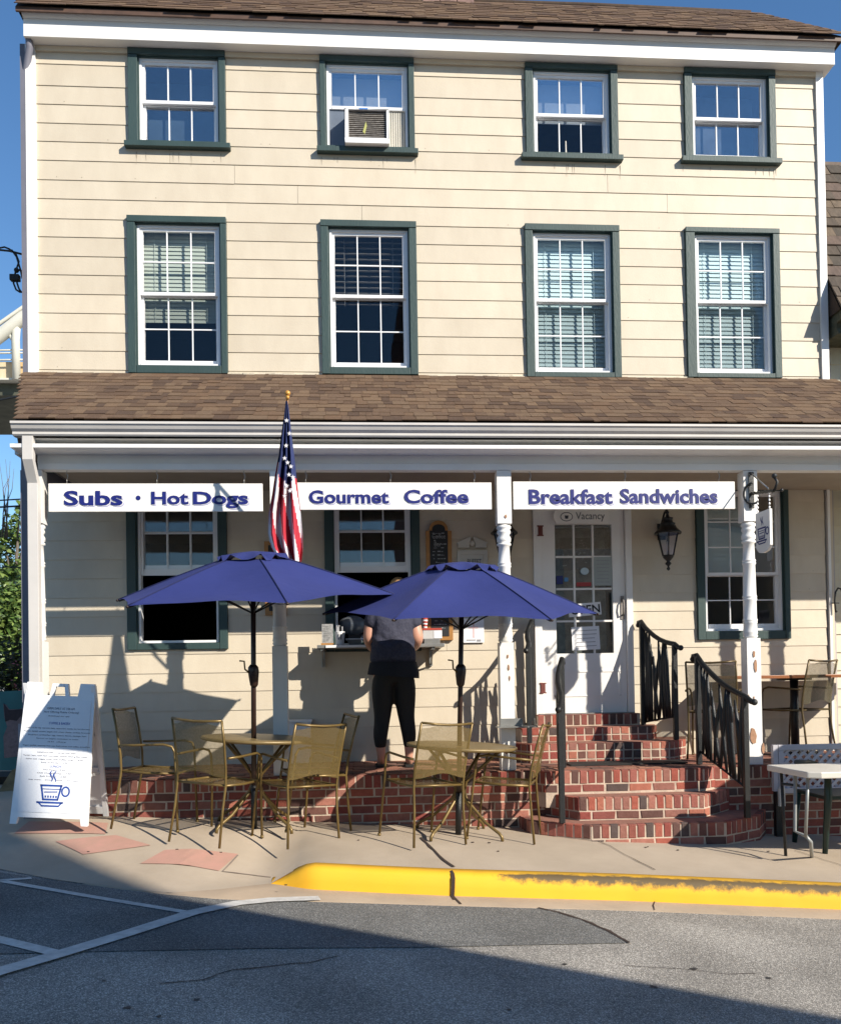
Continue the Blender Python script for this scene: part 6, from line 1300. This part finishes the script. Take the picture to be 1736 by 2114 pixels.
for k in range(9):
    x = rg.uniform(-10, 40); p = [W(x+dx, y, 10) for dx, y in ((0, 1110), (rg.uniform(-8, 8), 1060), (rg.uniform(-14, 14), 1010), (rg.uniform(-22, 22), 960+rg.uniform(-20, 30)))]; obj('twig', MB().tube(p, [.016, .010, .006, .003], 5), M_BARK, q)
t = thing('flowering_hedge', 'dark hedge with pink flowers behind the poster at the left edge', 'hedge', (W(10, 1500, 2.6).x, 2.8, -.3))
sp = [(tuple(W(x, y, 2.8)), .38) for x in (-60, -20, 20, 60) for y in (1370, 1410, 1460, 1530, 1600)]
leafcloud('foliage', t, sp, 3600, .045, [mat('hedge_leaf_0', (.022, .035, .014), .7, .2, 3), mat('hedge_leaf_1', (.035, .045, .016), .7, .2, 3)], 6)
leafcloud('flowers', t, [(tuple(W(x, y, 2.45)), .12) for x, y in ((22, 1368), (58, 1365), (40, 1400), (46, 1425), (70, 1345))], 60, .022, [mat('pink_flower', (.45, .14, .17), .7, .1, 3)], 9)
t = thing('cat_poster', 'teal poster with a sitting cat and a tall lettered box, leaning at the left edge', 'poster', tuple(W(40, 1620, .8)))
PY_ = .8
def pq(x, y, Y=PY_): p = W(x, y, Y); return (p.x, p.z)
obj('panel', MB().prism([pq(-60, 1430), pq(80, 1424), pq(80, 1590), pq(-60, 1590)][::-1], PY_, PY_+.02), mat('teal_print', (.02, .13, .15), .7, .15, 4), t)
M_C1 = mat('cat_grey_print', (.16, .13, .15), .8, .2, 30); M_C2 = mat('cat_dark_print', (.025, .02, .03), .8, .2, 30)
obj('cat_body', MB().prism([pq(x, y) for x, y in ((8, 1452), (14, 1455), (20, 1464), (40, 1464), (55, 1458), (60, 1470), (58, 1490), (50, 1500), (50, 1560), (10, 1565), (8, 1520), (16, 1500), (10, 1480))][::-1], PY_-.004, PY_-.001), M_C1, t)
obj('cat_mask', MB().prism([pq(x, y) for x, y in ((9, 1452), (20, 1466), (44, 1464), (62, 1456), (62, 1480), (52, 1488), (44, 1478), (36, 1488), (22, 1486), (12, 1490))][::-1], PY_-.007, PY_-.0045), M_C2, t)
obj('carton_print', MB().prism([pq(x, y) for x, y in ((39, 1494), (74, 1494), (66, 1588), (40, 1588))][::-1], PY_-.010, PY_-.0075), mat('grey_blue_print', (.22, .25, .32), .7, .1, 9), t)
obj('carton_band', MB().prism([pq(x, y) for x, y in ((39, 1588), (66, 1588), (60, 1662), (40, 1662))][::-1], PY_-.010, PY_-.0075), mat('violet_print', (.03, .03, .16), .7, .1, 9), t)
xfm = Matrix.Translation((pq(56, 1545)[0], 0, pq(56, 1545)[1])) @ Matrix.Rotation(R(90), 4, 'Y')
text('OUT', 'lettering', MATS['violet_print'], t, -.17, .17, -.045, .045, PY_-.0105, .002, .01, xfm)
t = thing('dry_plant', 'tan broad-leaved dried plant at the very left edge, low beside the sandwich board', 'plant', tuple(W(5, 1740, .4)))
for pts, m0 in (([(-30, 1690), (0, 1630), (25, 1590), (38, 1584), (38, 1625), (28, 1650), (10, 1670), (-10, 1690)], (.23, .18, .10)), ([(-30, 1745), (-10, 1700), (15, 1692), (28, 1705), (20, 1725), (8, 1745)], (.30, .22, .06)), ([(-20, 1700), (10, 1672), (34, 1660), (20, 1680), (0, 1694)], (.2, .16, .09))):
    obj('leaf', MB().prism([pq(x, y, .4) for x, y in pts][::-1], .40, .41), mat('dry_leaf_%d' % int(m0[0]*100), m0, .8, .3, 9), t)
tag(obj('low_white_pipe', MB().tube([W(-80, 1776, .2), W(48, 1776, .2)], .012, 8), M_GREY), 'thin pale pipe lying low behind the sandwich board', 'pipe')
box('dark_planter', W(-150, 1700, 1.2).x, W(50, 1700, 1.2).x, 1.0, 1.6, -.5, W(0, 1600, 1.2).z, mat('dark_timber', (.02, .017, .015), .9, .2, 9))
tag(bpy.data.objects['dark_planter'], 'dark timber planter box below the cat poster', 'planter')
# ------------------------------------------------------------------ buildings across the street: they throw the shade on the road
def shade_block(label, foot, h, name, mt):
    t = thing(name, label, 'building', (foot[0][0], foot[0][1], -.6)); obj('wall', MB().prismz(foot, -1.2, h), mt, t)
    obj('roof', MB().prismz([(x*1.0, y) for x, y in foot], h+.002, h+.12), mat('flat_roof', (.12, .12, .12), .9, .1, 2), t)
    wins = mat('far_window', (.03, .04, .05), .15, .1, 2)
    for (a, b) in zip(foot, foot[1:]+foot[:1]):
        a, b = Vector((*a, 0)), Vector((*b, 0)); d = b-a; L_ = d.length; d.normalize(); n = Vector((d.y, -d.x, 0)); k = 1.0
        while k < L_-1.2:
            z = 1.0
            while z < h-1.6:
                p = a+d*k; q_ = p+d*.9; obj('window', MB().add([tuple(v+n*o+Vector((0, 0, zz))) for o in (.02, .05) for v, zz in ((p, z), (q_, z), (q_, z+1.4), (p, z+1.4))], [(0, 3, 2, 1), (4, 5, 6, 7), (0, 1, 5, 4), (1, 2, 6, 5), (2, 3, 7, 6), (3, 0, 4, 7)]), wins, t); z += 2.9
            k += 2.2
    return t
gh = 4.0; k1 = lambda p, H: (p[0]+SUN.x/SUN.z*H, p[1]+SUN.y/SUN.z*H)
S1, S2 = Rp(300, 1848), Rp(1668, 2108)
hL = 4.0-roadz(0, 0)-.0
dS = (S2-S1); A1 = k1((S1.x, S1.y), gh-S1.z); A2 = k1((S1.x+dS.x*3.2, S1.y+dS.y*3.2), gh-S1.z)
shade_block('low painted building across the street, behind the camera', [A1, (A1[0]-.3, A1[1]-2.5), (A2[0]-1.5, A2[1]-2.5), A2], gh, 'street_building', mat('tan_stucco', (.40, .34, .27), .9, .1, 1))
S0 = Vector((-3.12, -1.5)); HT = 12.0; C0 = k1((S0.x, S0.y), HT-.12)
shade_block('tall brick building across the street, behind the camera', [(C0[0], C0[1]), (C0[0]-10, C0[1]), (C0[0]-10, C0[1]-9), (C0[0], C0[1]-9)][::-1], HT, 'street_building', mat('far_brick', (.25, .12, .09), .9, .2, 2))
